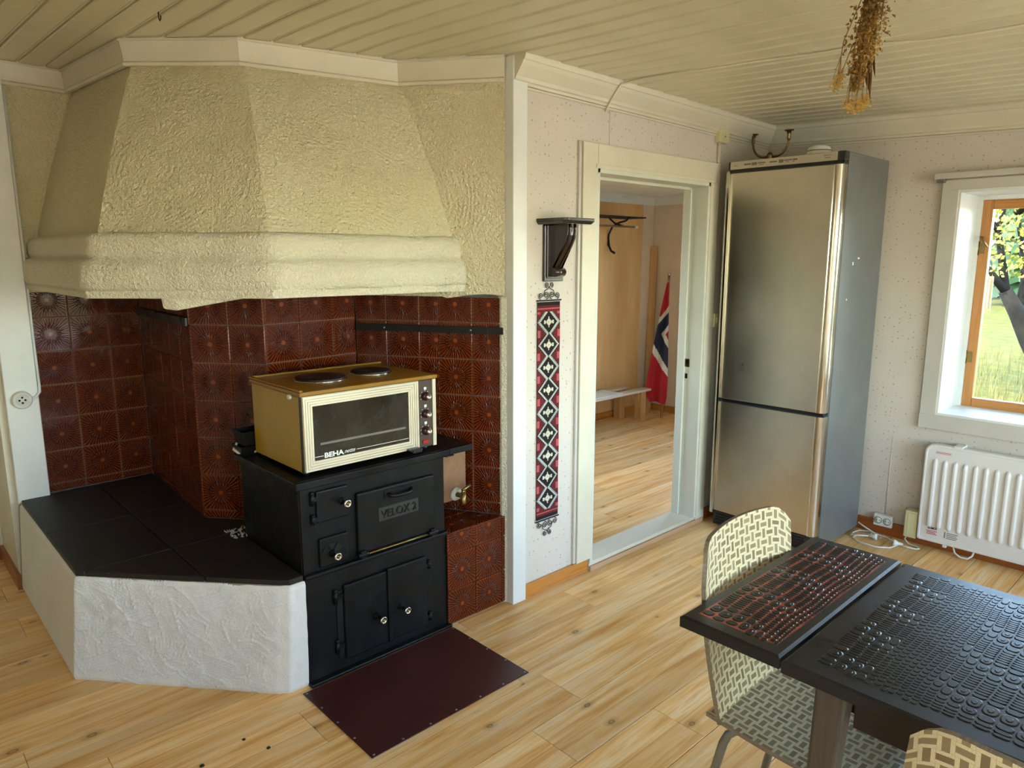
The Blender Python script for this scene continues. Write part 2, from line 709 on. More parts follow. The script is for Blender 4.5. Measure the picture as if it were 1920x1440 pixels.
def m_basket():
    g = G('basket_weave_laminate', 0.35, spec=0.5)
    uv = g.map(g.tc('UV'), (1, 1, 1))
    x, y, _ = g.sep(uv)
    cx, cy = g.math('FLOOR', x), g.math('FLOOR', y)
    par = g.math('MODULO', g.math('ADD', g.math('ADD', cx, cy), 1000.0), 2.0)
    fx, fy = g.math('FRACT', x), g.math('FRACT', y)
    t = g.math('ADD', g.math('MULTIPLY', par, fx), g.math('MULTIPLY', g.math('SUBTRACT', 1.0, par), fy))
    mid = g.math('LESS_THAN', g.math('ABSOLUTE', g.math('SUBTRACT', t, 0.5)), 0.23)
    edge = g.math('GREATER_THAN', g.math('ABSOLUTE', g.math('SUBTRACT', t, 0.5)), 0.475)
    wn = g.n('ShaderNodeTexWhiteNoise')
    g.plug(wn.inputs['Vector'], g.comb(cx, cy, 0.0))
    strand = g.noise(g.comb(g.math('MULTIPLY', x, 1.0), g.math('MULTIPLY', y, 1.0), 0.0), 9, 3, 0.6)
    light = g.ramp(strand, [(0.3, lin('#c4b48c')), (0.7, lin('#d6c8a4'))])
    dark = g.mix(wn.outputs[0], lin('#94815f'), lin('#78664a'))
    col = g.mix(mid, light, dark)
    col = g.mix(g.math('MULTIPLY', edge, 0.45), col, lin('#7d6a48'))
    g.set('Base Color', col)
    return g.m


def m_pane(name='window_glass'):
    m = bpy.data.materials.new(name)
    m.use_nodes = True
    nt = m.node_tree
    nt.nodes.clear()
    o = nt.nodes.new('ShaderNodeOutputMaterial')
    mx = nt.nodes.new('ShaderNodeMixShader')
    tr = nt.nodes.new('ShaderNodeBsdfTransparent')
    tr.inputs[0].default_value = (0.96, 0.98, 0.97, 1)
    gl = nt.nodes.new('ShaderNodeBsdfGlossy')
    gl.inputs['Roughness'].default_value = 0.02
    fr = nt.nodes.new('ShaderNodeFresnel')
    fr.inputs[0].default_value = 1.3
    nt.links.new(fr.outputs[0], mx.inputs[0])
    nt.links.new(tr.outputs[0], mx.inputs[1])
    nt.links.new(gl.outputs[0], mx.inputs[2])
    nt.links.new(mx.outputs[0], o.inputs[0])
    return m


def m_leaf(name, a, b):
    g = G(name, 0.6, spec=0.3)
    r = g.noise(g.tc(), 0.9, 2)
    g.set('Base Color', g.ramp(r, [(0.3, lin(a)), (0.7, lin(b))]))
    return g.m


MT = {}
MT['floor'] = m_floor()
MT['cream'] = m_paint('cream_gloss_paint', '#dfd7bf')
MT['ceil'] = m_paint('cream_ceiling_paint', '#d8cfb0', 0.3)
MT['trim'] = m_paint('pale_grey_paint', '#cfcabf', 0.4)
MT['white'] = m_paint('white_paint', '#e9e9e2', 0.4, worn=False)
MT['wallpaper'] = m_wallpaper()
MT['plaster'] = m_plaster('hood_plaster', '#e8dcb2', '#f1e6c2', 0.9)
MT['lip'] = m_plaster('lip_plaster', '#e9e1c4', '#f1ead0', 0.8, 1.2, swirl=False)
MT['hearthwhite'] = m_plaster('white_hearth_plaster', '#dcdcd8', '#e8e8e4', 0.22, 1.5, swirl=False)
MT['grout'] = simple('grey_grout', '#6d655c', 0.9, var=0.12, bump=0.2)
MT['tile'] = m_tile()
MT['iron'] = m_castiron()
MT['slab'] = None
g = G('black_stone_slab', 0.55, spec=0.4)
vv = g.tc()
dst = g.math('LESS_THAN', g.vor(vv, 60, out=0), g.math('MULTIPLY', g.math('SUBTRACT', g.sep(g.vor(vv, 60, out='Color'))[0], 0.82, clamp=True), 1.0))
base = g.ramp(g.noise(vv, 7, 5, 0.65), [(0.3, lin('#191715')), (0.75, lin('#292521'))])
g.set('Base Color', g.mix(g.math('MULTIPLY', dst, 0.6), base, lin('#9a948c')))
g.bump(g.noise(vv, 60, 4, 0.65), 0.2, 0.003)
MT['slab'] = g.m
MT['chrome'] = simple('chrome', '#c9c5bd', 0.16, 1.0, var=0)
MT['steel'] = m_steel('brushed_stainless', '#d2c9b6', 0.3)
MT['steel_edge'] = m_steel('polished_stainless_edge', '#cfc9bb', 0.16, False)
MT['fridge_side'] = simple('grey_enamel', '#6b6e6c', 0.26, 0.0, var=0.04)
MT['fridge_dark'] = simple('charcoal_plastic', '#26292c', 0.4, var=0.03)
MT['black'] = simple('black_plastic', '#0d0d0e', 0.35, var=0)
MT['blackmetal'] = simple('black_wrought_iron', '#121110', 0.45, var=0.05)
MT['corbel'] = m_wood('dark_stained_wood', '#1a0f0a', '#2b1a12', 'Z', 0.22, 14, 0.4)
MT['pine'] = m_wood('varnished_pine', '#a55f22', '#cf8a3c', 'Y', 0.3, 26, 0.3)
MT['pine_x'] = m_wood('varnished_pine_dark', '#7e3f14', '#a35a22', 'X', 0.35, 26, 0.2)
MT['rawpine'] = m_wood('raw_pine', '#b5824a', '#d0a36c', 'Z', 0.6, 20)
MT['benchwood'] = m_wood('weathered_bench_boards', '#b8a68c', '#d8cbb4', 'Y', 0.65, 20)
MT['sash'] = m_wood('oiled_pine_sash', '#a5662c', '#c98a48', 'Z', 0.4, 24, 0.1)
MT['tableleg'] = m_wood('weathered_grey_wood', '#372c22', '#57483a', 'Z', 0.6, 26)
MT['hide'] = m_hide_black()
MT['hide_red'] = m_hide_red()
MT['scale'] = simple('black_vinyl_scales', '#191714', 0.30, var=0.1, spec=0.35)
MT['table_edge'] = simple('black_table_edge', '#15161a', 0.45, var=0.1, bump=0.15)
MT['apron'] = simple('dark_maroon_paint', '#1d1213', 0.4, var=0.05)
MT['basket'] = m_basket()
MT['plyedge'] = m_wood('plywood_edge', '#5f5242', '#85745c', 'X', 0.6, 60)
MT['galv'] = simple('grey_tube_steel', '#8f979b', 0.28, 0.9, var=0.05)
MT['mat'] = simple('maroon_sheet_metal', '#46231f', 0.33, 0.0, var=0.08, bump=0.05)
MT['oven_yellow'] = simple('mustard_enamel', '#ad8d22', 0.32, var=0.04)
MT['oven_top'] = simple('ochre_enamel', '#93681a', 0.3, var=0.06)
MT['alu'] = simple('cream_anodised_aluminium', '#e6ddc4', 0.3, 0.55, var=0.03)
MT['hotplate'] = simple('hotplate_iron', '#241d1b', 0.42, 0.2, var=0.1, bump=0.1)
MT['panelbrown'] = simple('brown_control_panel', '#4a3d34', 0.35, 0.2, var=0.04)
MT['knobred'] = simple('dark_red_knob', '#3a0d0e', 0.3, var=0)
MT['redlamp'] = simple('red_indicator', '#b2201c', 0.25, var=0)
MT['printwhite'] = simple('white_print', '#e2e0d8', 0.5, var=0)
MT['printgrey'] = simple('grey_print', '#6d675c', 0.5, var=0)
MT['printred'] = simple('red_print', '#c2565a', 0.5, var=0)
MT['heater'] = simple('white_heater_enamel', '#e4dfd8', 0.35, var=0.02)
MT['plastic_w'] = simple('white_plastic', '#e4e1d6', 0.4, var=0.02)
MT['plastic_c'] = simple('cream_plastic', '#d9cf9f', 0.42, var=0.04)
MT['brass'] = simple('aged_brass', '#8d7748', 0.35, 1.0, var=0.15)
MT['copper'] = simple('dull_copper_tank', '#8a6a50', 0.42, 0.7, var=0.2, bump=0.1)
MT['lime'] = simple('limescale', '#a8a492', 0.9, var=0.2, bump=0.5)
MT['tan'] = None
g = G('tan_fibreboard', 0.8, spec=0.2)
vv = g.tc()
g.set('Base Color', g.ramp(g.noise(g.map(vv, (1, 3, 0.6)), 1.5, 5, 0.65), [(0.3, lin('#d8a66c')), (0.7, lin('#ecc48e'))]))
g.bump(g.noise(vv, 50, 3), 0.1, 0.002)
MT['tan'] = g.m
MT['pink'] = m_paint('faded_pink_wall', '#e8d1b8', 0.7)
MT['greenwhite'] = m_paint('pale_green_white_paint', '#d9d9c9', 0.4)
MT['pane'] = m_pane()
g = G('oven_glass', 0.06, spec=0.6, color=lin('#1b1a17'))
g.set('Roughness', g.ramp(g.noise(g.tc(), 12, 4, 0.65), [(0.4, 0.05), (0.75, 0.22)]))
g.set('Base Color', g.ramp(g.noise(g.tc(), 9, 5, 0.65), [(0.35, lin('#1b1a17')), (0.75, lin('#35322b'))]))
MT['ovenglass'] = g.m
MT['rubble'] = simple('crumbling_mortar', '#b9b2a6', 0.95, var=0.25, bump=0.8, bscale=80)
MT['spruce'] = m_leaf('spruce_needles', '#142913', '#26401c')
MT['birch'] = m_leaf('birch_leaves', '#3f551d', '#616a22')
MT['apple'] = m_leaf('apple_leaves', '#5d661f', '#8d8428')
MT['bark'] = simple('grey_bark', '#15130f', 0.9, spec=0.15, var=0.3, bump=0.6, bscale=30)
g = G('meadow_grass', 0.9, spec=0.1)
gn = g.noise(g.map(g.tc(), (1, 1, 1)), 5.0, 6, 0.7)
g.set('Base Color', g.ramp(gn, [(0.30, lin('#2b2d0e')), (0.5, lin('#424214')), (0.72, lin('#5a5120'))]))
MT['grass'] = g.m
MT['blade'] = m_leaf('grass_blades', '#363a12', '#585024')
MT['flag_r'] = None
MT['dry'] = simple('dry_flower_heads', '#94702f', 0.85, var=0.3)
MT['dry_y'] = simple('dry_yellow_flowers', '#b08a3a', 0.85, var=0.3)
MT['dry_stem'] = simple('dry_stems', '#7d5f34', 0.8, var=0.15)
MT['dry_leaf'] = simple('dry_leaves', '#5f4420', 0.8, var=0.2)


# ------------------------------------------------------------------ setting: floor and ceiling
def struct(o, label=None):
    o['kind'] = 'structure'
    if label: o['label'] = label
    return o


def zg(x):
    e = -0.012 * (x + 2.127)
    if x > -2.3:
        e -= 0.026 * min(x + 2.3, 1.8)
    return e


def zc(x, y):
    return 2.2665 - 0.0176 * (y - 2.0) + zg(x)


fl = MB()
fl.box(-5.2, 2.4, -1.95, 6.1, -0.12, -0.011)
floor = struct(fl.ob('floor', simple('dark_subfloor', '#3a2a1a', 0.9)), 'floor of pale knotty pine planks')
PW, PL = 0.199, 1.29
plank_cache = {}


def plank_mesh(w, l):
    k = (round(w, 3), round(l, 3))
    if k not in plank_cache:
        b = MB()
        c = 0.0012
        x1, y1 = w - 0.0024, l - 0.0010
        vs = [(0, 0, -0.01), (x1, 0, -0.01), (x1, y1, -0.01), (0, y1, -0.01),
              (0, 0, -c), (x1, 0, -c), (x1, y1, -c), (0, y1, -c),
              (c, c, 0), (x1 - c, c, 0), (x1 - c, y1 - c, 0), (c, y1 - c, 0)]
        fs = [(0, 3, 2, 1), (8, 9, 10, 11)]
        for i in range(4):
            j = (i + 1) % 4
            fs += [(i, j, 4 + j, 4 + i), (4 + i, 4 + j, 8 + j, 8 + i)]
        b.add(vs, fs)
        plank_cache[k] = b.mesh('plank', MT['floor'])
    return plank_cache[k]


rr = random.Random(3)


def lay(x0, y0, y1):
    off = rr.uniform(0.1, 1.2)
    y = y0
    nxt = y0 + off
    while y < y1 - 0.01:
        e = min(nxt, y1)
        hid = False
        if x0 < -2.45 and x0 + PW > -3.9 and y > 0.75 and e < 1.99 and x0 + PW < -2.2:
            hid = True
        if not hid:
            o = bpy.data.objects.new('plank', plank_mesh(PW, e - y))
            COL.objects.link(o)
            o.location = (x0, y, 0)
            o.parent = floor
        y = e
        nxt = e + PL


k = -19
for k in range(-19, 15):
    x0 = -1.46 - PW * k - PW
    if x0 + PW < -2.13:
        lay(x0, -1.8, 1.98)
    else:
        lay(x0, -1.8, 4.03)
for k in range(4, 15):
    lay(-1.46 - PW * k - PW, 2.02, 5.85)

cb = MB()
cb.box(-5.2, 2.75, -2.3, 4.6, 2.37, 2.55)
cb.box(-5.2, -2.13, 4.6, 6.4, 2.37, 2.55)
ceiling = struct(cb.ob('ceiling', MT['ceil']), 'ceiling of cream painted beaded boards')
bp = [(0, 0.012), (0.002, 0.003), (0.005, 0.0), (0.081, 0.0), (0.0825, 0.008), (0.0855, 0.002), (0.0875, 0.0), (0.0905, 0.0), (0.0925, 0.002), (0.0940, 0.012), (0.098, 0.012), (0.098, 0.022), (0, 0.022)]
bm_ = MB()
xs = [-4.4, -3.4, -2.6, -2.3, -2.0, -1.6, -1.2, -0.8, -0.5, 0.4, 2.35]
vs = []
for x in xs:
    for (y, z) in bp:
        vs.append((x, y + 0.028 * (x + 2.6), z + zg(x)))
m = len(bp)
fs = []
for i in range(len(xs) - 1):
    for j in range(m):
        jj = (j + 1) % m
        fs.append((i * m + j, (i + 1) * m + j, (i + 1) * m + jj, i * m + jj))
fs += [list(range(m)), [(len(xs) - 1) * m + j for j in range(m)]]
bm_.add(vs, fs)
bmesh_board = bm_.mesh('ceiling_board', MT['ceil'])
yb = -1.95
i = 0
while yb < 4.05:
    o = bpy.data.objects.new('ceiling_board', bmesh_board)
    COL.objects.link(o)
    drop = 0.0
    o.location = (0, yb, 2.2665 - 0.0176 * (yb - 2.0) - drop + rr.uniform(-0.0012, 0.0012))
    o.parent = ceiling
    yb += 0.098

# ------------------------------------------------------------------ setting: walls
wbk = MB()
DY0, DY1, DZ = 2.487, 3.405, 1.885
wbk.box(-2.245, XD, 2.0, DY0, -0.3, 2.4)
wbk.box(-2.245, XD, DY1, 5.9, -0.3, 2.4)
wbk.box(-2.245, XD, DY0, DY1, DZ, 2.4)
wall_back = struct(wbk.ob('wall_back', MT['wallpaper']), 'speckled wallpaper wall with the doorway')


def wall_with_window_y(name, y0, y1, x0, x1, w, mat):
    b = MB()
    b.box(x0, w[0], y0, y1, -0.5, 2.4)
    b.box(w[1], x1, y0, y1, -0.5, 2.4)
    b.box(w[0], w[1], y0, y1, -0.5, w[2])
    b.box(w[0], w[1], y0, y1, w[3], 2.4)
    return struct(b.ob(name, mat))


wall_right = wall_with_window_y('wall_right', YW, YW + 0.37, -2.127, 2.6, W1, MT['wallpaper'])
wall_right['label'] = 'speckled wallpaper wall with the window'
b = MB()
b.box(2.3, 2.6, -1.95, W2[0], -0.5, 2.4)
b.box(2.3, 2.6, W2[1], W3[0], -0.5, 2.4)
b.box(2.3, 2.6, W3[1], 4.035, -0.5, 2.4)
for w in (W2, W3):
    b.box(2.3, 2.6, w[0], w[1], -0.5, w[2])
    b.box(2.3, 2.6, w[0], w[1], w[3], 2.4)
struct(b.ob('wall_front', MT['wallpaper']), 'wallpaper wall behind the camera with two windows')
b = MB()
b.box(-4.39, W5[0], -1.95, -1.8, -0.5, 2.4)
b.box(W5[1], 2.6, -1.95, -1.8, -0.5, 2.4)
b.box(W5[0], W5[1], -1.95, -1.8, -0.5, W5[2])
b.box(W5[0], W5[1], -1.95, -1.8, W5[3], 2.4)
struct(b.ob('wall_near', MT['wallpaper']), 'wallpaper wall left of the camera')
wt = thing('window_6', 'unseen window added left of the camera to light the window wall', None, (1.5, -1.8, 0.6), kind='structure')
for xx in (W5[0], W5[1] - 0.05):
    B(xx, xx + 0.05, -1.92, -1.875, W5[2], W5[3]).ob('sash_stile', MT['sash'], wt)
for zz in (W5[2], W5[3] - 0.05):
    B(W5[0] + 0.05, W5[1] - 0.05, -1.92, -1.875, zz, zz + 0.05).ob('sash_rail', MT['sash'], wt)
B(W5[0] + 0.04, W5[1] - 0.04, -1.90, -1.896, W5[2] + 0.04, W5[3] - 0.04).ob('window_pane', MT['pane'], wt)
struct(B(-4.39, -4.235, -1.8, 0.6, -0.5, 2.4).ob('wall_left', MT['cream']), 'cream wall at the far left')
struct(B(-4.235, -3.80, 0.446, 0.56, -0.3, 2.4).ob('wall_left_return', MT['cream']), 'narrow cream wall left of the fireplace post')
# wallpaper seams
for (yy, z0, z1) in ((2.62, 1.99, 2.15), (3.02, 1.99, 2.12)):
    pass

# hall behind the doorway
b = MB()
b.box(-4.32, -4.20, 2.2, W6[0], -0.3, 2.3)
b.box(-4.32, -4.20, W6[1], 5.62, -0.3, 2.3)
b.box(-4.32, -4.20, W6[0], W6[1], -0.3, W6[2])
b.box(-4.32, -4.20, W6[0], W6[1], W6[3], 2.3)
struct(b.ob('wall_hall_back', MT['tan']), 'tan fibreboard wall of the hall')
struct(B(-4.32, -4.19, 5.62, 5.95, -0.3, 2.3).ob('wall_hall_strip', MT['pink']), 'pale strip of wall in the hall corner')
b = MB()
b.box(-4.20, W4[0], 5.80, 5.95, -0.3, 2.3)
b.box(W4[1], -2.13, 5.80, 5.95, -0.3, 2.3)
b.box(W4[0], W4[1], 5.80, 5.95, -0.3, W4[2])
b.box(W4[0], W4[1], 5.80, 5.95, W4[3], 2.3)
struct(b.ob('wall_hall_right', MT['pink']), 'faded pink end wall of the hall')
struct(B(-4.32, -2.245, 2.05, 2.2, -0.3, 2.3).ob('wall_hall_left', MT['pink']))
struct(B(-4.32, -2.245, 2.05, 5.95, 2.06, 2.2).ob('ceiling_hall', MT['white']), 'white hall ceiling')
b = MB()
b.sweep([(-4.20, 2.2), (-4.20, 5.8), (-2.3, 5.8)], [(0, -0.075), (0.012, -0.075), (0.02, -0.03), (0.05, -0.008), (0.05, 0.0), (0, 0.0)], zf=lambda x, y: 2.06)
struct(b.ob('trim_1', MT['white']), 'white cove moulding of the hall')
b = MB()
b.sweep([(-4.20, 2.2), (-4.20, 5.8), (-2.3, 5.8)], [(0, 0.0), (0.014, 0.0), (0.014, 0.055), (0.008, 0.062), (0, 0.062)])
struct(b.ob('baseboard_hall', MT['pine']), 'pine skirting of the hall')
# the hall has a window of its own in the end wall, hidden from here by the door jamb
wt = thing('window_4', 'window in the end wall of the hall', None, (-3.05, 5.8, 0.75), kind='structure')
for xx in (W4[0], W4[1] - 0.05):
    B(xx, xx + 0.05, 5.86, 5.905, W4[2], W4[3]).ob('sash_stile', MT['sash'], wt)
for zz in (W4[2], W4[3] - 0.05):
    B(W4[0] + 0.05, W4[1] - 0.05, 5.86, 5.905, zz, zz + 0.05).ob('sash_rail', MT['sash'], wt)
B(W4[0] + 0.04, W4[1] - 0.04, 5.88, 5.884, W4[2] + 0.04, W4[3] - 0.04).ob('window_pane', MT['pane'], wt)
wt = thing('window_5', 'unseen window added in the back wall to brighten the hall', None, (-4.2, 3.1, 0.45), kind='structure')
for yy in (W6[0], W6[1] - 0.05):
    B(-4.30, -4.255, yy, yy + 0.05, W6[2], W6[3]).ob('sash_stile', MT['sash'], wt)
for zz in (W6[2], W6[3] - 0.05):
    B(-4.30, -4.255, W6[0] + 0.05, W6[1] - 0.05, zz, zz + 0.05).ob('sash_rail', MT['sash'], wt)
B(-4.28, -4.276, W6[0] + 0.04, W6[1] - 0.04, W6[2] + 0.04, W6[3] - 0.04).ob('window_pane', MT['pane'], wt)

# crown mouldings
b = MB()
cp = [(0, -0.100), (0.010, -0.100), (0.013, -0.090), (0.022, -0.086), (0.026, -0.074), (0.040, -0.058), (0.058, -0.036), (0.066, -0.022), (0.072, -0.020), (0.078, -0.004), (0.078, 0.012), (0, 0.012)]
b.sweep([(XD, 1.99), (XD, YW), (2.3, YW)], cp, zf=zc, sub=0.4)
struct(b.ob('trim_2', MT['cream'], bevel=0.0), 'cream crown moulding over doorway and window walls')
b = MB()
b.sweep([(XD, 2.02), (XD, YW - 0.002), (1.5, YW - 0.002)], [(0.004, -0.112), (0.010, -0.112), (0.010, -0.104), (0.004, -0.104)], zf=zc, sub=0.4)
cab = b.ob('electric_cable', MT['cream'])
b = MB()
pts = []
for k_ in range(16):
    x = -2.06 + 1.75 * k_ / 15
    y = 2.565 + 0.30 * ((x + 2.06) / 1.75) ** 1.0 * 0.45 + 0.004 * math.sin(k_ * 2.1)
    sag = 0.012 * max(0, math.sin((k_ - 9) / 4.0 * PI)) if 9 < k_ < 13 else 0.0
    pts.append((x, y, zc(x, y) - 0.004 - sag))
b.tube([(XD + 0.008, 2.545, zc(XD, 2.545) - 0.125), (XD + 0.022, 2.550, zc(XD, 2.55) - 0.098), (XD + 0.05, 2.556, zc(XD, 2.55) - 0.055), (XD + 0.078, 2.562, zc(XD, 2.56) - 0.018)] + pts[1:], 0.0045, 8)
tag(b.ob('electric_cable', MT['cream']), 'painted cable crossing the ceiling boards from the crown moulding', 'cable')
b = MB()
b.tube([(-1.315, YW + 0.0035, 0.11), (-1.315, YW + 0.0035, 0.40), (-1.312, YW + 0.005, 0.56)], 0.006, 12)
b.ob('wallpaper_ridge', MT['wallpaper'], wall_right)
b = B(XD - 0.001, XD + 0.0006, 2.585, 2.5865, 1.99, 2.16).ob('wallpaper_seam', MT['grout'], wall_back)
tag(cab, 'thin painted cable running under the crown moulding', 'cable')

# corner post at the right end of the fireplace
pp = B(-2.215, -2.112, 1.985, 2.062, 0, 2.262)
struct(pp.ob('trim_3', MT['white'], bevel=0.003), 'white corner board between fireplace and doorway wall')
struct(B(XD, -2.113, 2.062, DY0 - 0.004, 0, 0.066).ob('baseboard_back', MT['pine'], bevel=0.003), 'varnished pine skirting left of doorway')
struct(B(XD, -2.113, 3.492, 4.02, 0, 0.066).ob('baseboard_back_corner', MT['pine_x'], bevel=0.003), 'dark pine skirting right of doorway')
struct(B(-2.113, 2.3, YW - 0.015, YW, 0, 0.075).ob('baseboard_right', MT['pine_x'], bevel=0.003), 'dark pine skirting under the window')
struct(B(-4.235, -4.22, -1.8, 0.446, 0, 0.07).ob('baseboard_left', MT['pine_x']))
struct(B(-4.22, -3.76, 0.431, 0.446, 0, 0.07).ob('baseboard_left_return', MT['pine_x']))

# doorway without a leaf
door = thing('door_1', 'cream painted open doorway to the hall', None, (XD, 2.95, 0), kind='structure')
del_keys = []
B(XD, -2.105, DY0 - 0.094, DY0 + 0.002, 0.066, 1.988).ob('door_casing', MT['cream'], door, 0.003)
B(XD, -2.105, DY1 - 0.002, DY1 + 0.082, 0.0, DZ + 0.001).ob('door_casing', MT['cream'], door, 0.003)
B(XD, -2.104, DY0 + 0.002, DY1 + 0.082, DZ, 1.988).ob('door_casing', MT['cream'], door, 0.003)
B(-2.106, -2.098, DY0 - 0.012, DY1 + 0.014, DZ - 0.002, DZ + 0.016).ob('casing_bead', MT['cream'], door, 0.002)
B(-2.106, -2.098, DY1 - 0.006, DY1 + 0.014, 0.05, DZ).ob('casing_bead', MT['cream'], door, 0.002)
B(-2.250, -2.105, DY1 - 0.022, DY1, 0.04, DZ).ob('jamb', MT['greenwhite'], door, 0.002)
B(-2.250, -2.105, DY0, DY0 + 0.018, 0.04, DZ).ob('jamb', MT['greenwhite'], door, 0.002)
B(-2.250, -2.105, DY0, DY1, DZ - 0.02, DZ).ob('jamb', MT['greenwhite'], door, 0.002)
B(-2.250, -2.205, DY1 - 0.034, DY1 - 0.02, 0.04, DZ - 0.02).ob('door_stop', MT['greenwhite'], door, 0.002)
B(-2.250, -2.205, DY0 + 0.018, DY1 - 0.022, DZ - 0.034, DZ - 0.02).ob('door_stop', MT['greenwhite'], door, 0.002)
B(-2.252, -2.112, DY0 + 0.002, DY1 - 0.002, 0.0, 0.042).ob('sill', MT['cream'], door, 0.003)
B(-2.112, -2.100, DY0, DY1 + 0.07, 0.0, 0.026).ob('sill_strip', m_wood('raw_sill_strip', '#a98463', '#c6a17c', 'Y', 0.7, 30), door, 0.002)
sp_ = B(-2.206, -2.176, DY1 - 0.0235, DY1 - 0.0215, 0.90, 0.945).ob('strike_plate', MT['brass'], door)
B(-2.200, -2.182, DY1 - 0.0245, DY1 - 0.022, 0.915, 0.938).ob('latch_hole', MT['black'], sp_)
B(-2.200, -2.186, DY1 - 0.0245, DY1 - 0.0215, 0.835, 0.862).ob('latch_hole', MT['black'], door)
# pipe strip at the left of the casing
B(XD, -2.113, DY0 - 0.112, DY0 - 0.096, 0.068, 1.992).ob('casing_strip', MT['trim'], door, 0.003)

# ------------------------------------------------------------------ window_1
win = thing('window_1', 'window with white reveal and oiled pine sash', None, (-0.55, YW, 0.7), kind='structure')
x0, x1, z0, z1 = W1
B(x0 - 0.072, x0 + 0.002, YW - 0.022, YW, z0 + 0.0, z1).ob('window_casing', MT['trim'], win, 0.002)
B(x1 - 0.002, x1 + 0.072, YW - 0.022, YW, z0 + 0.0, z1).ob('window_casing', MT['trim'], win, 0.002)
B(x0 - 0.072, x1 + 0.072, YW - 0.023, YW, z1, z1 + 0.050).ob('window_casing', MT['trim'], win, 0.002)
B(x0 - 0.074, x1 + 0.074, YW - 0.023, YW, z0 - 0.075, z0).ob('window_casing', MT['trim'], win, 0.002)
YS = YW + 0.285
B(x0, x0 + 0.012, YW - 0.018, YS + 0.08, z0, z1).ob('reveal_board', MT['white'], win)
B(x1 - 0.012, x1, YW - 0.018, YS + 0.08, z0, z1).ob('reveal_board', MT['white'], win)
B(x0 + 0.012, x1 - 0.012, YW - 0.018, YS + 0.08, z1 - 0.012, z1).ob('reveal_board', MT['white'], win)
B(x0 + 0.012, x1 - 0.012, YW - 0.018, YS + 0.08, z0, z0 + 0.012).ob('window_sill', MT['white'], win)
B(x0 + 0.012, x0 + 0.034, YS - 0.012, YS + 0.08, z0 + 0.012, z1 - 0.012).ob('frame_post', MT['white'], win)
B(x0 + 0.0345, x1 - 0.0125, YS - 0.0115, YS + 0.08, z1 - 0.034, z1 - 0.0125).ob('frame_rail', MT['white'], win)
sx0, sx1, sz0, sz1 = x0 + 0.034, x1 - 0.012, z0 + 0.012, z1 - 0.034
sw = 0.046
sash = B(sx0, sx0 + sw, YS, YS + 0.045, sz0, sz1).ob('sash_stile', MT['sash'], win, 0.003)
B(sx1 - sw, sx1, YS, YS + 0.045, sz0, sz1).ob('sash_stile', MT['sash'], win, 0.003)
sx_mat = m_wood('oiled_pine_sash_rail', '#a5662c', '#c98a48', 'X', 0.4, 24, 0.1)
B(sx0 + sw, sx1 - sw, YS, YS + 0.045, sz1 - sw, sz1).ob('sash_rail', sx_mat, win, 0.003)
B(sx0 + sw, sx1 - sw, YS, YS + 0.045, sz0, sz0 + sw).ob('sash_rail', sx_mat, win, 0.003)
B(sx0 + sw - 0.004, sx1 - sw + 0.004, YS + 0.02, YS + 0.024, sz0 + sw - 0.004, sz1 - sw + 0.004).ob('window_pane', MT['pane'], win)
for zz in (0.98, 1.545):
    h = MB()
    h.tube([(sx0 - 0.002, YS - 0.006, zz - 0.035), (sx0 - 0.002, YS - 0.006, zz + 0.035)], 0.006, 8)
    h.box(sx0 + 0.001, sx0 + 0.026, YS - 0.003, YS - 0.0005, zz - 0.028, zz + 0.028)
    h.ob('hinge', MT['brass'], win)
lt = MB()
lt.tube([(sx0 + 0.012, YS - 0.004, 1.60), (sx0 + 0.012, YS - 0.03, 1.60), (sx0 + 0.03, YS - 0.035, 1.575), (sx0 + 0.045, YS - 0.03, 1.55)], [0.006, 0.006, 0.005, 0.004], 8)
lt.ob('window_latch', MT['brass'], win)

# windows behind the camera
for n, w in ((2, W2), (3, W3)):
    wt = thing('window_%d' % n, 'window in the wall behind the camera', None, (2.3, w[0], w[2]), kind='structure')
    for (a, c_) in ((w[0] - 0.07, w[0] + 0.002), (w[1] - 0.002, w[1] + 0.07)):
        B(2.278, 2.3, a, c_, w[2], w[3]).ob('window_casing', MT['trim'], wt)
    for (a, c_) in ((w[2] - 0.07, w[2]), (w[3], w[3] + 0.07)):
        B(2.278, 2.3, w[0] - 0.07, w[1] + 0.07, a, c_).ob('window_casing', MT['trim'], wt)
    mid = (w[0] + w[1]) / 2
    for a in (w[0], mid - 0.025, w[1] - 0.05):
        B(2.50, 2.545, a, a + 0.05, w[2], w[3]).ob('sash_stile', MT['sash'], wt)
    for a in (w[2], w[3] - 0.05):
        B(2.501, 2.544, w[0], w[1], a, a + 0.05).ob('sash_rail', MT['sash'], wt)
    B(2.52, 2.524, w[0] + 0.04, w[1] - 0.04, w[2] + 0.04, w[3] - 0.04).ob('window_pane', MT['pane'], wt)
    B(2.27, 2.6, w[0], w[1], w[2] - 0.012, w[2] + 0.001).ob('window_sill', MT['white'], wt)


# ------------------------------------------------------------------ fireplace
fire = thing('fireplace', 'whitewashed corner fireplace with plaster hood and brown relief tiles', 'fireplace', (-2.9, 0.9, 0))
P0 = Vector((-3.79, 0.597))
P1 = Vector((-3.79, 1.05))
P2 = Vector((-2.971, 1.005))
P3 = Vector((-2.72, 1.205))
P4 = Vector((-2.765, 1.643))
P5 = Vector((-2.16, 1.985))


def clip(poly, a, b, c):
    """keep a*x+b*y<=c"""
    out = []
    for i in range(len(poly)):
        p, q = poly[i], poly[(i + 1) % len(poly)]
        dp, dq = a * p[0] + b * p[1] - c, a * q[0] + b * q[1] - c
        if dp <= 0: out.append(p)
        if (dp < 0 < dq) or (dq < 0 < dp):
            t = dp / (dp - dq)
            out.append((p[0] + (q[0] - p[0]) * t, p[1] + (q[1] - p[1]) * t))
    return out


tile_cache = {}
TT = 0.008


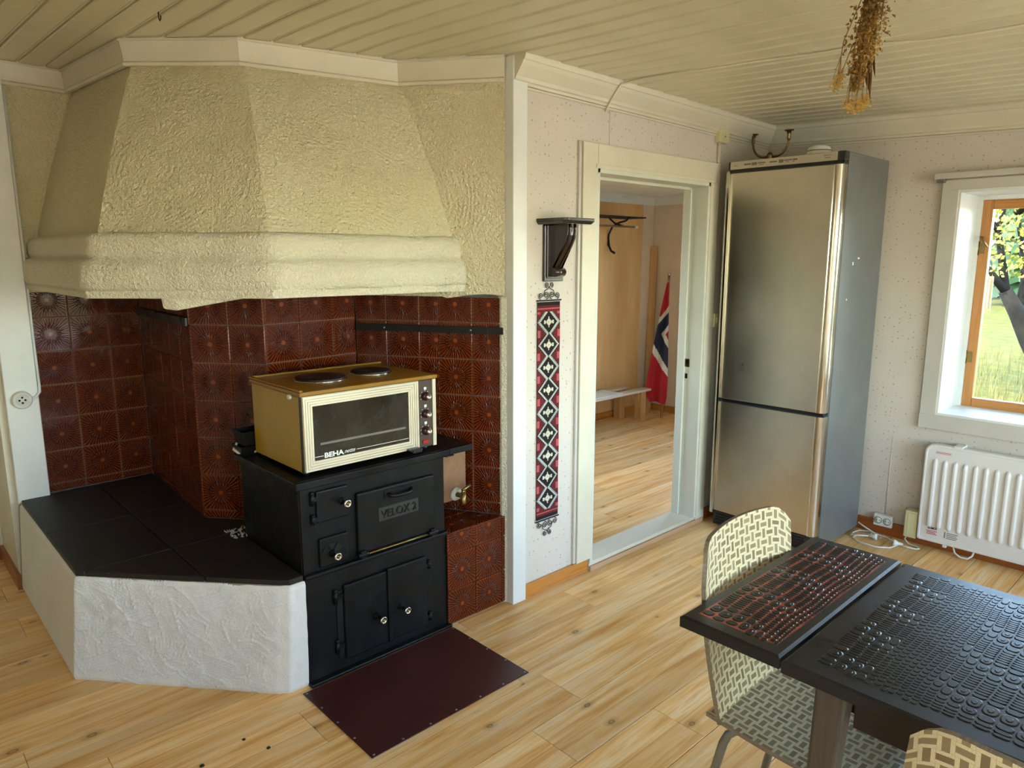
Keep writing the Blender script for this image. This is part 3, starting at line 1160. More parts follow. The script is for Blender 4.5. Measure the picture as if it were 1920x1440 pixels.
def tile_mesh(poly, uvp):
    """poly in (x,z) metres relative to the tile origin, uvp in 0..1; front at y=0"""
    key = tuple((round(p[0], 4), round(p[1], 4)) for p in poly) + tuple((round(p[0], 3), round(p[1], 3)) for p in uvp)
    if key in tile_cache:
        return tile_cache[key]
    n = len(poly)
    cx = sum(p[0] for p in poly) / n
    cz = sum(p[1] for p in poly) / n
    b = MB()
    k = 0.0022
    rad = max(math.hypot(p[0] - cx, p[1] - cz) for p in poly)
    s_ = 1 - k / rad * 1.4
    ins = [(cx + (p[0] - cx) * s_, cz + (p[1] - cz) * s_) for p in poly]
    vs = [(p[0], TT, p[1]) for p in poly] + [(p[0], k, p[1]) for p in poly] + [(p[0], 0.0, p[1]) for p in ins]
    fs = [[2 * n + i for i in range(n)]]
    uv = [[uvp[i] for i in range(n)]]
    for i in range(n):
        j = (i + 1) % n
        fs.append((i, j, n + j, n + i))
        uv.append([uvp[i], uvp[j], uvp[j], uvp[i]])
        fs.append((n + i, n + j, 2 * n + j, 2 * n + i))
        uv.append([uvp[i], uvp[j], uvp[j], uvp[i]])
    b.add(vs, fs, 0, uv)
    tile_cache[key] = b.mesh('tile', MT['tile'])
    return tile_cache[key]


GR = 0.0016


def put_tile(parent, O, ang, a0, a1, zz0, zz1, u0=0.0, u1=1.0, v0=0.0, v1=1.0, jit=True):
    w, h = a1 - a0 - 2 * GR, zz1 - zz0 - 2 * GR
    if w < 0.006 or h < 0.006: return
    me = tile_mesh([(0, 0), (w, 0), (w, h), (0, h)], [(u0, v0), (u1, v0), (u1, v1), (u0, v1)])
    o = bpy.data.objects.new('tile', me)
    COL.objects.link(o)
    d = Vector((math.cos(ang), math.sin(ang)))
    p = O + d * (a0 + GR)
    j = rr.uniform(-0.0012, 0.0012) if jit else 0
    nrm = Vector((d.y, -d.x))
    o.location = (p.x + nrm.x * j, p.y + nrm.y * j, zz0 + GR)
    o.rotation_euler = (rr.uniform(-0.006, 0.006), 0, ang + rr.uniform(-0.008, 0.008))
    o.parent = parent


def panel(name, A, Bp, cols, rows, z0, z1, thick=0.05):
    d = (Bp - A).normalized()
    nrm = Vector((d.y, -d.x))
    ang = math.atan2(d.y, d.x)
    q = [A - nrm * 0.006, Bp - nrm * 0.006, Bp - nrm * thick, A - nrm * thick]
    b = MB().prism([(p.x, p.y) for p in q], z0, z1)
    pn = b.ob(name, MT['grout'], fire)
    for ci in range(len(cols)):
        a0, a1, u0, u1 = cols[ci]
        for (r0, r1, v0, v1) in rows:
            put_tile(pn, A, ang, a0, a1, r0, r1, u0, u1, v0, v1)
    return pn


PIT = 0.1555
def mkrows(z0, ztop, base=0.455):
    rows = []
    rows.append((z0, base, 1 - (base - z0) / PIT, 1.0))
    z = base
    while z < ztop - 0.01:
        e = min(z + PIT, ztop)
        rows.append((z, e, 0.0, (e - z) / PIT))
        z = e
    return rows


def mkcols(bounds):
    r = []
    for a, b_ in zip(bounds[:-1], bounds[1:]):
        w = b_ - a
        r.append((a, b_, 0.0, min(1.0, w / 0.156)) if w < 0.14 else (a, b_, 0, 1))
    return r


R_ = mkrows(0.42, 1.40)
panel('tiled_back', P0, P1, mkcols([0, 0.155, 0.313, 0.453]), mkrows(0.42, 1.345), 0.40, 1.36)
L12 = (P2 - P1).length
cc = [L12]
while cc[-1] > 0.156: cc.append(cc[-1] - 0.156)
cc.append(0.0)
panel('tiled_chimney_side', P1, P2, mkcols(cc[::-1]), R_, 0.40, 1.42)
panel('tiled_chimney_corner', P2, P3, mkcols([0, 0.170, 0.3209]), R_, 0.40, 1.42)
panel('tiled_chimney_front', P3, P4, mkcols([0.004, 0.159, 0.323, 0.4403]), mkrows(0.42, 1.40, 0.458), 0.40, 1.42)
panel('tiled_right', P4, P5, mkcols([0, 0.153, 0.309, 0.396, 0.549, 0.694]), mkrows(0.40, 1.336, 0.452), 0.0, 1.34)

# tiled block beside the stove
blk = MB().prism([(-2.166, 1.672), (-2.166, 1.978), (-2.30, 1.90), (-2.70, 1.672)], 0, 0.392).ob('tiled_block', MT['grout'], fire)
O = Vector((-2.158, 1.664))
for (a0, a1, u0, u1) in ((0.0, 0.149, 0, 1), (0.149, 0.297, 0, 1), (0.297, 0.318, 0, 0.15)):
    for (r0, r1, v0, v1) in ((0.004, 0.153, 0, 1), (0.153, 0.310, 0, 1), (0.310, 0.400, 0, 0.58)):
        put_tile(blk, O, PI / 2, a0, a1, r0, r1, u0, u1, v0, v1)
# top tiles, laid flat and cut along the splayed wall
dw = (P5 - P4).normalized()
nw = Vector((dw.y, -dw.x))
for ix in range(3):
    for iy in range(2):
        xx1 = -2.160 - ix * 0.153
        yy0 = 1.674 + iy * 0.150
        sq = [(xx1 - 0.150, yy0), (xx1, yy0), (xx1, yy0 + 0.147), (xx1 - 0.150, yy0 + 0.147)]
        q = clip(sq, -nw.x, -nw.y, -(nw.dot(P5) + 0.004))
        if len(q) < 3: continue
        ar = abs(sum(q[i][0] * q[(i + 1) % len(q)][1] - q[(i + 1) % len(q)][0] * q[i][1] for i in range(len(q)))) / 2
        if ar < 0.0008: continue
        me = tile_mesh([(p[0] - xx1 + 0.15, p[1] - yy0) for p in q], [((p[0] - xx1 + 0.15) / 0.15, (p[1] - yy0) / 0.147) for p in q])
        o = bpy.data.objects.new('tile', me)
        COL.objects.link(o)
        # local (x, 0, z) -> world (x, y): rotate so that the glazed face looks up
        o.matrix_world = Matrix(((1, 0, 0, xx1 - 0.15), (0, 0, 1, yy0), (0, -1, 0, 0.401), (0, 0, 0, 1)))
        o.parent = blk

# masonry core that closes the chimney and the outside of the corner
MB().prism([(-3.84, 1.085), (-2.985, 1.040), (-2.745, 1.235), (-2.795, 1.655), (-2.215, 1.990), (-2.215, 2.20), (-4.0, 2.20), (-4.0, 1.085)], 0.0, 2.36).ob('chimney_core', MT['rubble'], fire)
B(-4.0, -3.86, 0.55, 1.10, 0.0, 2.36).ob('back_masonry', MT['rubble'], fire)
B(-3.862, -3.80, 0.50, 1.06, 0.0, 1.36).ob('back_masonry', MT['grout'], fire)
# plaster above the tiles
B(-3.86, -3.788, 0.48, 1.06, 1.345, 2.36).ob('plaster_wall', MT['plaster'], fire)
q = [P4, P5, P5 - nw * 0.05, P4 - nw * 0.05]
rw = MB()
def rwf(u, v):
    p = P4 + (P5 - P4) * u
    base = 1.337 + 0.012 * math.sin(u * 9) * (u > 0.6)
    z = base + (2.34 - base) * v
    dd = 0.002 + 0.004 * noise.noise(Vector((u * 9, v * 9, 3.1)))
    return (p.x + nw.x * dd, p.y + nw.y * dd, z)
rw.grid(rwf, 30, 36)
rw.open = True
rw.ob('plaster_wall', MT['plaster'], fire)
# white edge strip down the side of the tiles
MB().prism([(-2.1705, 1.9725), (-2.150, 1.984), (-2.19, 1.992), (-2.21, 1.975)], 0.0, 1.34).ob('plaster_edge', MT['lip'], fire)
# corner board left of the tiles
B(-3.83, -3.745, 0.470, 0.594, 0.405, 2.34).ob('corner_board', MT['white'], fire, 0.004)

# hearth base: trowelled plaster with combed strokes
rs = np.random.RandomState(5)
path = [Vector((-3.76, 0.445)), Vector((-2.785, 0.445)), Vector((-2.200, 0.940)), Vector((-2.172, 0.975)), Vector((-2.167, 1.046))]
pathT = [Vector((-3.76, 0.475)), Vector((-2.742, 0.475)), Vector((-2.185, 0.962)), Vector((-2.158, 0.990)), Vector((-2.158, 1.046))]
seg = [(b_ - a).length for a, b_ in zip(path[:-1], path[1:])]
tot = sum(seg)
NU, NV = 330, 84
HH = 0.402
su = np.linspace(0, tot, NU + 1)
sv = np.linspace(0, HH, NV + 1)
UU, VV = np.meshgrid(su, sv)
hf = np.zeros_like(UU)
s1 = seg[0]
for _ in range(150):
    cu = rs.uniform(s1 + 0.02, s1 + seg[1] - 0.02)
    cv = rs.uniform(0.03, HH - 0.05)
    th = rs.choice([rs.uniform(-0.9, -0.2), rs.uniform(-1.5, -1.0), rs.uniform(0.3, 0.9)])
    ln = rs.uniform(0.06, 0.17)
    wd = rs.uniform(0.018, 0.04)
    curv = rs.uniform(-5, 5)
    dx, dy = UU - cu, VV - cv
    a = dx * math.cos(th) + dy * math.sin(th)
    bb = -dx * math.sin(th) + dy * math.cos(th) + curv * a * a
    msk = np.clip((ln / 2 - np.abs(a)) / 0.012, 0, 1) * np.clip((wd - np.abs(bb)) / 0.004, 0, 1)
    comb = 0.0032 * np.sin(bb * 2 * PI / 0.0105 + rs.uniform(0, 6)) + 0.003 * np.clip((np.abs(bb) - wd + 0.008) / 0.006, 0, 1)
    hf = hf * (1 - msk) + comb * msk
for j in range(NV + 1):
    for i_ in range(NU + 1):
        hf[j, i_] += 0.0035 * noise.noise(Vector((su[i_] * 22, sv[j] * 22, 0.3))) + 0.006 * noise.noise(Vector((su[i_] * 4, sv[j] * 5, 7.3)))
smooth_left = np.clip((UU - s1 + 0.02) / 0.03, 0.12, 1)
hf *= smooth_left
hb = MB()


def hearth_pt(u, v):
    i_ = int(round(u * NU))
    j = int(round(v * NV))
    s_ = su[i_]
    k_ = 0
    while k_ < len(seg) - 1 and s_ > seg[k_]:
        s_ -= seg[k_]
        k_ += 1
    t = min(1, s_ / seg[k_])
    p = path[k_] + (path[k_ + 1] - path[k_]) * t
    pT = pathT[k_] + (pathT[k_ + 1] - pathT[k_]) * t
    d = (path[k_ + 1] - path[k_]).normalized()
    nn = Vector((d.y, -d.x))
    q_ = p + (pT - p) * v
    edge = -0.010 * max(0, (v - 0.965) / 0.035) ** 2 - 0.006 * max(0, (0.03 - v) / 0.03)
    hh = hf[j, i_] + edge
    return (q_.x + nn.x * hh, q_.y + nn.y * hh, HH * v)


hb.grid(hearth_pt, NU, NV)
hb.open = True
base_o = hb.ob('hearth_base', MT['hearthwhite'], fire)
hp = [(p.x, p.y) for p in pathT]
top_poly = [(-3.745, 0.482), (-2.744, 0.482), (-2.188, 0.968), (-2.166, 0.994), (-2.168, 1.044), (-2.70, 1.044), (-2.72, 1.20), (-2.96, 1.01), (-3.785, 1.045)]
MB().prism(top_poly, 0.36, 0.402).ob('hearth_bed', MT['rubble'], fire)
slabs = []
for (ax, ay, c_) in ():
    pass
A_ = clip(top_poly, 0, 1, 0.792)
Bq = clip(top_poly, 0, -1, -0.796)
for pl_ in (A_, Bq):
    for half in ((1, 0, -3.212), (-1, 0, 3.208)):
        q_ = clip(pl_, *half)
        if len(q_) > 2:
            for h2 in (((1, 0, -2.722), (-1, 0, 2.718)) if half[0] < 0 else ((1, 0, 99),)):
                q2 = clip(q_, *h2)
                if len(q2) > 2:
                    MB().prism(q2, 0.402, 0.421).ob('hearth_slab', MT['slab'], fire, 0.002)
# loose mortar behind the stove
rb = MB()
for _ in range(60):
    t = rr.random()
    px, py = -2.70 + rr.uniform(-0.06, 0.05), 1.03 + rr.uniform(-0.03, 0.07)
    s_ = rr.uniform(0.004, 0.012)
    vs = [(px + rr.uniform(-s_, s_), py + rr.uniform(-s_, s_), 0.421), (px + s_, py, 0.421), (px, py + s_, 0.421), (px, py, 0.421 + s_)]
    rb.add(vs, [(0, 1, 3), (1, 2, 3), (2, 0, 3), (0, 2, 1)])
ro = rb.ob('mortar_crumbs', MT['rubble'], fire)
ro['kind'] = 'stuff'

# hood
Lp = [Vector((-3.79, 0.656)), Vector((-2.785, 0.660)), Vector((-2.362, 1.085)), Vector((-2.352, 1.885))]
Tp = [Vector((-3.79, 0.860)), Vector((-3.06, 0.905)), Vector((-2.735, 1.195)), Vector((-2.56, 1.765))]
hd = MB()
for k_ in range(3):
    def hoodf(u, v, k_=k_):
        a = Lp[k_] + (Lp[k_ + 1] - Lp[k_]) * u
        c_ = Tp[k_] + (Tp[k_ + 1] - Tp[k_]) * u
        vv_ = v - 0.10 * math.sin(PI * v)          # belly of the hood
        p = a + (c_ - a) * (v - 0.05 * math.sin(PI * v))
        z = 1.555 + (2.225 - 1.555) * v
        d = (Lp[k_ + 1] - Lp[k_]).normalized()
        nn = Vector((d.y, -d.x))
        dd = 0.012 * noise.noise(Vector((p.x * 4, p.y * 4, z * 4))) + 0.004 * noise.noise(Vector((p.x * 18, p.y * 18, z * 18)))
        w = min(1, u * 8, (1 - u) * 8)
        return (p.x + nn.x * dd * w, p.y + nn.y * dd * w, z)
    hd.grid(hoodf, 44, 40)
hd.open = True
hd.ob('hood', MT['plaster'], fire)


def lipj(v, j):
    return 0.010 * noise.noise(v * 5.0) + 0.005 * noise.noise(v * 19.0)


lp = MB()
lprof = [(-0.02, 1.585), (0.022, 1.578), (0.034, 1.560), (0.036, 1.512), (0.026, 1.497), (0.046, 1.487), (0.062, 1.470), (0.064, 1.400), (0.052, 1.386), (-0.10, 1.386)]
lp.sweep(Lp, lprof, sub=0.02, jit=lipj, smooth=True)
lp.ob('hood_lip', MT['lip'], fire)
lb = MB()
lb.sweep(Lp, [(0.050, 1.392), (0.056, 1.380), (0.054, 1.362), (-0.06, 1.358), (-0.06, 1.392)], sub=0.05, jit=lambda v, j: 0.004 * noise.noise(v * 9))
lb.ob('hood_bottom_board', MT['lip'], fire)
sf = MB()
sp2 = [(p.x, p.y) for p in Lp] + [(P4.x, P4.y), (P3.x, P3.y), (P2.x, P2.y), (P1.x, P1.y)]
sf.prism(sp2, 1.395, 1.41)
sf.ob('hood_soffit', simple('sooty_plaster', '#4b443a', 0.9, var=0.2), fire)
# masonry stub under the hood
st = MB()
st.add([(-2.60, 0.79, 1.375), (-2.565, 0.825, 1.375), (-2.46, 1.06, 1.375), (-2.52, 1.06, 1.375), (-2.61, 0.80, 1.322), (-2.575, 0.835, 1.316), (-2.46, 1.06, 1.362), (-2.52, 1.06, 1.362)],
       [(0, 1, 2, 3), (4, 7, 6, 5), (0, 4, 5, 1), (1, 5, 6, 2), (2, 6, 7, 3), (3, 7, 4, 0)])
st.ob('damper_stub', MT['lip'], fire, 0.008, seg=3)
# cove boards round the hood top
b = MB()
b.sweep([(-3.79, 0.48), (-3.79, 0.842), (-3.062, 0.888), (-2.73, 1.180), (-2.553, 1.757), (-2.155, 1.982)],
        [(0, -0.094), (0.016, -0.094), (0.021, -0.084), (0.014, -0.077), (0.016, -0.06), (0.026, -0.004), (0.026, 0.012), (0, 0.012)], zf=zc, sub=0.3)
b.ob('cove_board', MT['cream'], fire)
b = MB()
b.sweep([(-3.79, 0.48), (-3.79, 0.842), (-3.062, 0.888), (-2.73, 1.180), (-2.553, 1.757), (-2.155, 1.982)],
        [(0.026, -0.010), (0.033, -0.010), (0.033, -0.003), (0.026, -0.003)], zf=zc, sub=0.3)
tag(b.ob('electric_cable', MT['cream']), 'thin painted cable along the cove above the hood', 'cable')


# ------------------------------------------------------------------ wood stove
stove = thing('wood_stove', 'black cast iron wood stove built into the fireplace', 'stove', (-2.42, 1.36, 0))
IR = MT['iron']
B(-2.665, -2.190, 1.052, 1.668, 0.0, 0.726).ob('stove_body', IR, stove, 0.004)
B(-2.190, -2.180, 1.054, 1.668, 0.412, 0.726).ob('upper_front', IR, stove, 0.002)
B(-2.190, -2.170, 1.050, 1.670, 0.0, 0.398).ob('lower_front', IR, stove, 0.003)
B(-2.190, -2.160, 1.050, 1.672, 0.398, 0.414).ob('front_ledge', IR, stove, 0.005)
B(-2.175, -2.145, 1.045, 1.675, 0.0, 0.014).ob('base_strip', IR, stove, 0.004)
tp = B(-2.690, -2.180, 1.036, 1.812, 0.726, 0.750).ob('top_plate', IR, stove, 0.004)
B(-2.182, -2.165, 1.036, 1.690, 0.722, 0.749).ob('plate_rim', IR, tp, 0.004)
B(-2.182, -2.168, 1.692, 1.812, 0.724, 0.7495).ob('plate_rim', IR, tp, 0.003)
B(-2.172, -2.158, 1.664, 1.706, 0.7215, 0.727).ob('plate_hook', IR, tp, 0.002)


def knob(parent, x, y, z, ln=0.042):
    b = MB()
    b.lathe([(0.013, x), (0.013, x + 0.004), (0.006, x + 0.007), (0.0055, x + ln - 0.010), (0.008, x + ln - 0.009)], (0, y, z), 'X', 14)
    s_ = b.ob('door_knob', IR, parent)
    b = MB()
    b.lathe([(0.008, x + ln - 0.009), (0.0135, x + ln - 0.006), (0.0150, x + ln - 0.001), (0.0135, x + ln + 0.003), (0.0085, x + ln + 0.004), (0.0075, x + ln - 0.002), (0.0, x + ln - 0.002)], (0, y, z), 'X', 18)
    k_ = b.ob('knob_ring', MT['chrome'], parent)
    b = MB()
    b.lathe([(0.0058, x + ln - 0.0015), (0.0058, x + ln + 0.002), (0.003, x + ln + 0.0035)], (0, y, z), 'X', 8)
    b.ob('knob_bolt', MT['brass'], parent)


def hinge(parent, x, y, z, s_=1.0, side=-1):
    b = MB()
    b.tube([(x + 0.008, y, z - 0.022 * s_), (x + 0.008, y, z + 0.022 * s_)], 0.0075, 10)
    b.tube([(x + 0.008, y, z + 0.018 * s_), (x + 0.008, y, z + 0.028 * s_)], [0.0095, 0.006], 10)
    b.box(x, x + 0.010, min(y, y - side * 0.03), max(y, y - side * 0.03), z - 0.008, z + 0.008)
    b.ob('hinge', IR, parent)


def sdoor(name, y0, y1, z0, z1, x, t=0.012, bev=0.006):
    return B(x, x + t, y0, y1, z0, z1).ob(name, IR, stove, bev, seg=3)


UF = -2.180
d = sdoor('fire_door', 1.108, 1.232, 0.590, 0.706, UF)
knob(d, UF + 0.012, 1.205, 0.652)
hinge(d, UF, 1.094, 0.680)
hinge(d, UF, 1.094, 0.606, 0.7)
d = sdoor('ash_door', 1.112, 1.226, 0.424, 0.532, UF)
knob(d, UF + 0.014, 1.158, 0.470)
fan = MB()
for a in (-1, 0, 1):
    fan.T = Matrix.Translation((UF + 0.0125, 1.158, 0.470)) @ Matrix.Rotation(a * 0.95, 4, 'X')
    fan.add([(0, -0.006, 0.014), (0, 0.006, 0.014), (0, 0.014, 0.038), (0, -0.014, 0.038), (0.002, -0.006, 0.014), (0.002, 0.006, 0.014), (0.002, 0.014, 0.038), (0.002, -0.014, 0.038)],
            [(0, 3, 2, 1), (4, 5, 6, 7), (0, 1, 5, 4), (1, 2, 6, 5), (2, 3, 7, 6), (3, 0, 4, 7)])
fan.ob('air_vent', MT['black'], d)
od = sdoor('oven_door', 1.264, 1.612, 0.430, 0.664, UF, 0.016, 0.008)
hnd = MB()
hnd.box(UF + 0.016, UF + 0.020, 1.378, 1.505, 0.618, 0.648)
hnd.ob('handle_plate', IR, od, 0.002)
hnd = MB()
hnd.tube([(UF + 0.016, 1.392, 0.634), (UF + 0.036, 1.402, 0.630), (UF + 0.040, 1.425, 0.628), (UF + 0.040, 1.470, 0.628), (UF + 0.036, 1.488, 0.630), (UF + 0.016, 1.498, 0.634)], 0.0075, 10)
hnd.ob('handle', IR, od)
B(UF + 0.0155, UF + 0.0175, 1.352, 1.530, 0.536, 0.588).ob('name_plate', simple('worn_name_plate', '#2c2926', 0.45, bump=0.2), od, 0.001)
put_text(od, 'VELOX 2', 0.044, (UF + 0.0175, 1.362, 0.546), (0, 1, 0), (0, 0, 1), simple('worn_iron_letters', '#050505', 0.3), 0.0035, 0.158)
rod = MB()
rod.tube([(UF + 0.020, 1.285, 0.428), (UF + 0.020, 1.598, 0.428)], 0.005, 10)
rod.ob('hinge_rod', MT['brass'], od)
for yy in (1.276, 1.592):
    b = MB()
    b.box(UF, UF + 0.028, yy - 0.010, yy + 0.014, 0.416, 0.446)
    b.tube([(UF + 0.020, yy - 0.02, 0.430), (UF + 0.020, yy + 0.024, 0.430)], 0.010, 10)
    b.ob('rod_bracket', IR, od, 0.003)
LF = -2.170
d1_ = sdoor('lower_door', 1.192, 1.376, 0.048, 0.338, LF, 0.014, 0.006)
knob(d1_, LF + 0.014, 1.322, 0.176, 0.05)
hinge(d1_, LF, 1.160, 0.300, 1.1)
hinge(d1_, LF, 1.160, 0.108, 1.1)
b = B(LF, LF + 0.004, 1.166, 1.190, 0.06, 0.32).ob('door_edge_gap', MT['black'], d1_)
d2_ = sdoor('lower_door', 1.384, 1.560, 0.048, 0.342, LF, 0.014, 0.006)
knob(d2_, LF + 0.014, 1.430, 0.176, 0.05)
hinge(d2_, LF, 1.574, 0.300, 0.7, 1)
hinge(d2_, LF, 1.574, 0.080, 0.7, 1)
B(LF + 0.010, LF + 0.022, 1.372, 1.388, 0.050, 0.348).ob('door_overlap_strip', IR, d2_, 0.004)
# water tank with tap
tk = B(-2.62, -2.190, 1.674, 1.792, 0.520, 0.722).ob('water_tank', MT['copper'], stove, 0.006)
b = MB()
b.lathe([(0.030, -2.191), (0.027, -2.184), (0.016, -2.180)], (0, 1.735, 0.548), 'X', 11)
b.ob('limescale_ring', MT['lime'], tk)
b = MB()
b.tube([(-2.188, 1.735, 0.548), (-2.150, 1.742, 0.546)], [0.011, 0.009], 10)
b.tube([(-2.150, 1.742, 0.562), (-2.150, 1.742, 0.520), (-2.148, 1.742, 0.512)], [0.011, 0.0125, 0.009], 12)
b.tube([(-2.150, 1.742, 0.560), (-2.150, 1.742, 0.572)], 0.007, 8)
b.tube([(-2.155, 1.742, 0.570), (-2.158, 1.785, 0.582)], [0.006, 0.008], 10)
b.ob('tap', MT['brass'], tk)

# ------------------------------------------------------------------ mini oven on the stove
ov = thing('mini_oven', 'mustard yellow tabletop oven with two hotplates on the stove', 'oven', (-2.40, 1.36, 0.75))
OX = -2.205
B(-2.60, OX - 0.012, 1.088, 1.645, 0.765, 1.035).ob('oven_body', MT['oven_yellow'], ov, 0.004)
B(OX - 0.012, OX, 1.086, 1.648, 0.768, 1.036).ob('front_frame', MT['black'], ov, 0.001)
tpo = B(-2.600, OX + 0.012, 1.078, 1.656, 1.036, 1.052).ob('oven_top', MT['oven_top'], ov, 0.005, seg=3)
B(-2.600, OX + 0.012, 1.078, 1.092, 1.052, 1.060).ob('top_rim', MT['oven_top'], tpo, 0.003)
B(-2.600, -2.588, 1.0925, 1.656, 1.052, 1.060).ob('top_rim', MT['oven_top'], tpo, 0.003)
for (cx_, cy_, r_) in ((-2.400, 1.268, 0.093), (-2.405, 1.488, 0.077)):
    hpz = MB()
    hpz.lathe([(r_ + 0.005, 1.052), (r_ + 0.006, 1.0545), (r_ + 0.002, 1.0575)], (cx_, cy_, 0), 'Z', 40)
    ho_ = hpz.ob('hotplate_ring', MT['chrome'], ov)
    hpz = MB()
    hpz.lathe([(r_, 1.054), (r_ + 0.001, 1.0605), (r_ - 0.003, 1.0640), (r_ * 0.45, 1.0640), (r_ * 0.42, 1.0628), (0.0, 1.0628)], (cx_, cy_, 0), 'Z', 40)
    hpz.ob('hotplate', MT['hotplate'], ov)
b = MB()
b.tube([(OX - 0.055, 1.080, 1.030), (OX - 0.055, 1.070, 1.030)], 0.0085, 12)
b.ob('side_button', MT['plastic_w'], ov)
# door with ribbed aluminium frame
dr = B(OX, OX + 0.004, 1.090, 1.556, 0.772, 1.034).ob('oven_door', MT['alu'], ov)
fy0, fy1, fz0, fz1 = 1.090, 1.556, 0.770, 1.034
fwid = 0.036


def mitre_bar(i0, i1, x, t, name='frame_rib'):
    """one mitred ring of the door frame between insets i0 and i1"""
    b = MB()
    o_ = [(fy0 + i0, fz0 + i0), (fy1 - i0, fz0 + i0), (fy1 - i0, fz1 - i0), (fy0 + i0, fz1 - i0)]
    n_ = [(fy0 + i1, fz0 + i1), (fy1 - i1, fz0 + i1), (fy1 - i1, fz1 - i1), (fy0 + i1, fz1 - i1)]
    for k_ in range(4):
        j = (k_ + 1) % 4
        q_ = [o_[k_], o_[j], n_[j], n_[k_]]
        vs = [(x, p[0], p[1]) for p in q_] + [(x + t, p[0], p[1]) for p in q_]
        b.add(vs, [(0, 3, 2, 1), (4, 5, 6, 7), (0, 1, 5, 4), (1, 2, 6, 5), (2, 3, 7, 6), (3, 0, 4, 7)])
    return b.ob(name, MT['alu'], dr, 0.0006)


for i_ in range(4):
    mitre_bar(0.001 + i_ * 0.009, 0.0085 + i_ * 0.009, OX + 0.004, 0.006 - 0.0006 * i_)
gls = B(OX + 0.004, OX + 0.006, fy0 + fwid, fy1 - fwid, fz0 + fwid, fz1 - fwid).ob('oven_glass', MT['ovenglass'], dr)
gx = OX + 0.0062
B(gx, gx + 0.0006, 1.150, 1.505, 0.858, 0.866).ob('oven_rack_shine', simple('dull_rack_strip', '#6d665c', 0.5, 0.3), gls)
B(gx, gx + 0.0004, 1.128, 1.160, 0.8175, 0.8195).ob('printed_line', MT['printwhite'], gls)
B(gx, gx + 0.0004, 1.292, 1.518, 0.8175, 0.8190).ob('printed_line', MT['printwhite'], gls)
put_text(gls, 'BEHA', 0.024, (gx, 1.164, 0.8105), (0, 1, 0), (0, 0, 1), MT['printwhite'], 0.0003, 0.076, offset=0.0008)
put_text(gls, 'nette', 0.021, (gx, 1.242, 0.8125), (0, 1, 0), (0, 0, 1), MT['printwhite'], 0.0002, 0.044, shear=0.5)
b = MB()
b.box(OX + 0.004, OX + 0.040, 1.505, 1.560, 0.770, 0.778)
b.box(OX + 0.028, OX + 0.042, 1.512, 1.556, 0.764, 0.780)
b.ob('door_handle', MT['black'], dr, 0.003)
cp_ = B(OX, OX + 0.006, 1.566, 1.632, 0.772, 1.034).ob('control_panel', MT['panelbrown'], ov, 0.001)
B(OX, OX + 0.010, 1.557, 1.566, 0.770, 1.035).ob('panel_trim', MT['alu'], ov, 0.001)
B(OX, OX + 0.010, 1.632, 1.648, 0.770, 1.035).ob('panel_trim', MT['alu'], ov, 0.001)
for zz in (0.972, 0.903, 0.836):
    k_ = MB()
    k_.lathe([(0.017, OX + 0.006), (0.017, OX + 0.016), (0.012, OX + 0.022), (0.0, OX + 0.022)], (0, 1.598, zz), 'X', 22)
    ko = k_.ob('dial', MT['knobred'], ov)
    k_ = MB()
    k_.lathe([(0.0105, OX + 0.020), (0.0105, OX + 0.036), (0.009, OX + 0.038), (0.0, OX + 0.038)], (0, 1.598, zz), 'X', 20)
    k_.ob('dial_cap', MT['chrome'], ko)
    B(OX + 0.0062, OX + 0.0068, 1.594, 1.605, zz + 0.025, zz + 0.035).ob('printed_symbol', MT['printwhite'], cp_)
    for a in range(7):
        t = math.radians(-30 + a * 40)
        yy, z2 = 1.598 + 0.0215 * math.cos(t), zz + 0.0215 * math.sin(t)
        B(OX + 0.0062, OX + 0.0066, yy - 0.0014, yy + 0.0014, z2 - 0.0014, z2 + 0.0014).ob('printed_mark', MT['printwhite'], cp_)
B(OX + 0.006, OX + 0.010, 1.584, 1.611, 0.786, 0.798).ob('indicator_lamp', MT['redlamp'], ov, 0.001)
for (xx, yy) in ((-2.24, 1.11), (-2.24, 1.62), (-2.56, 1.11), (-2.56, 1.62)):
    b = MB()
    b.lathe([(0.012, 0.750), (0.014, 0.766)], (xx, yy, 0), 'Z', 12)
    b.ob('foot', MT['black'], ov)
cd_ = MB()
pts = [(-2.60, 1.13, 0.775), (-2.612, 1.10, 0.765), (-2.63, 1.07, 0.757), (-2.66, 1.045, 0.757), (-2.69, 1.04, 0.765), (-2.705, 1.06, 0.785), (-2.70, 1.09, 0.80), (-2.66, 1.13, 0.80)]
cd_.tube(pts, 0.0055, 8)
cd_.ob('power_cord', MT['plastic_w'], ov)

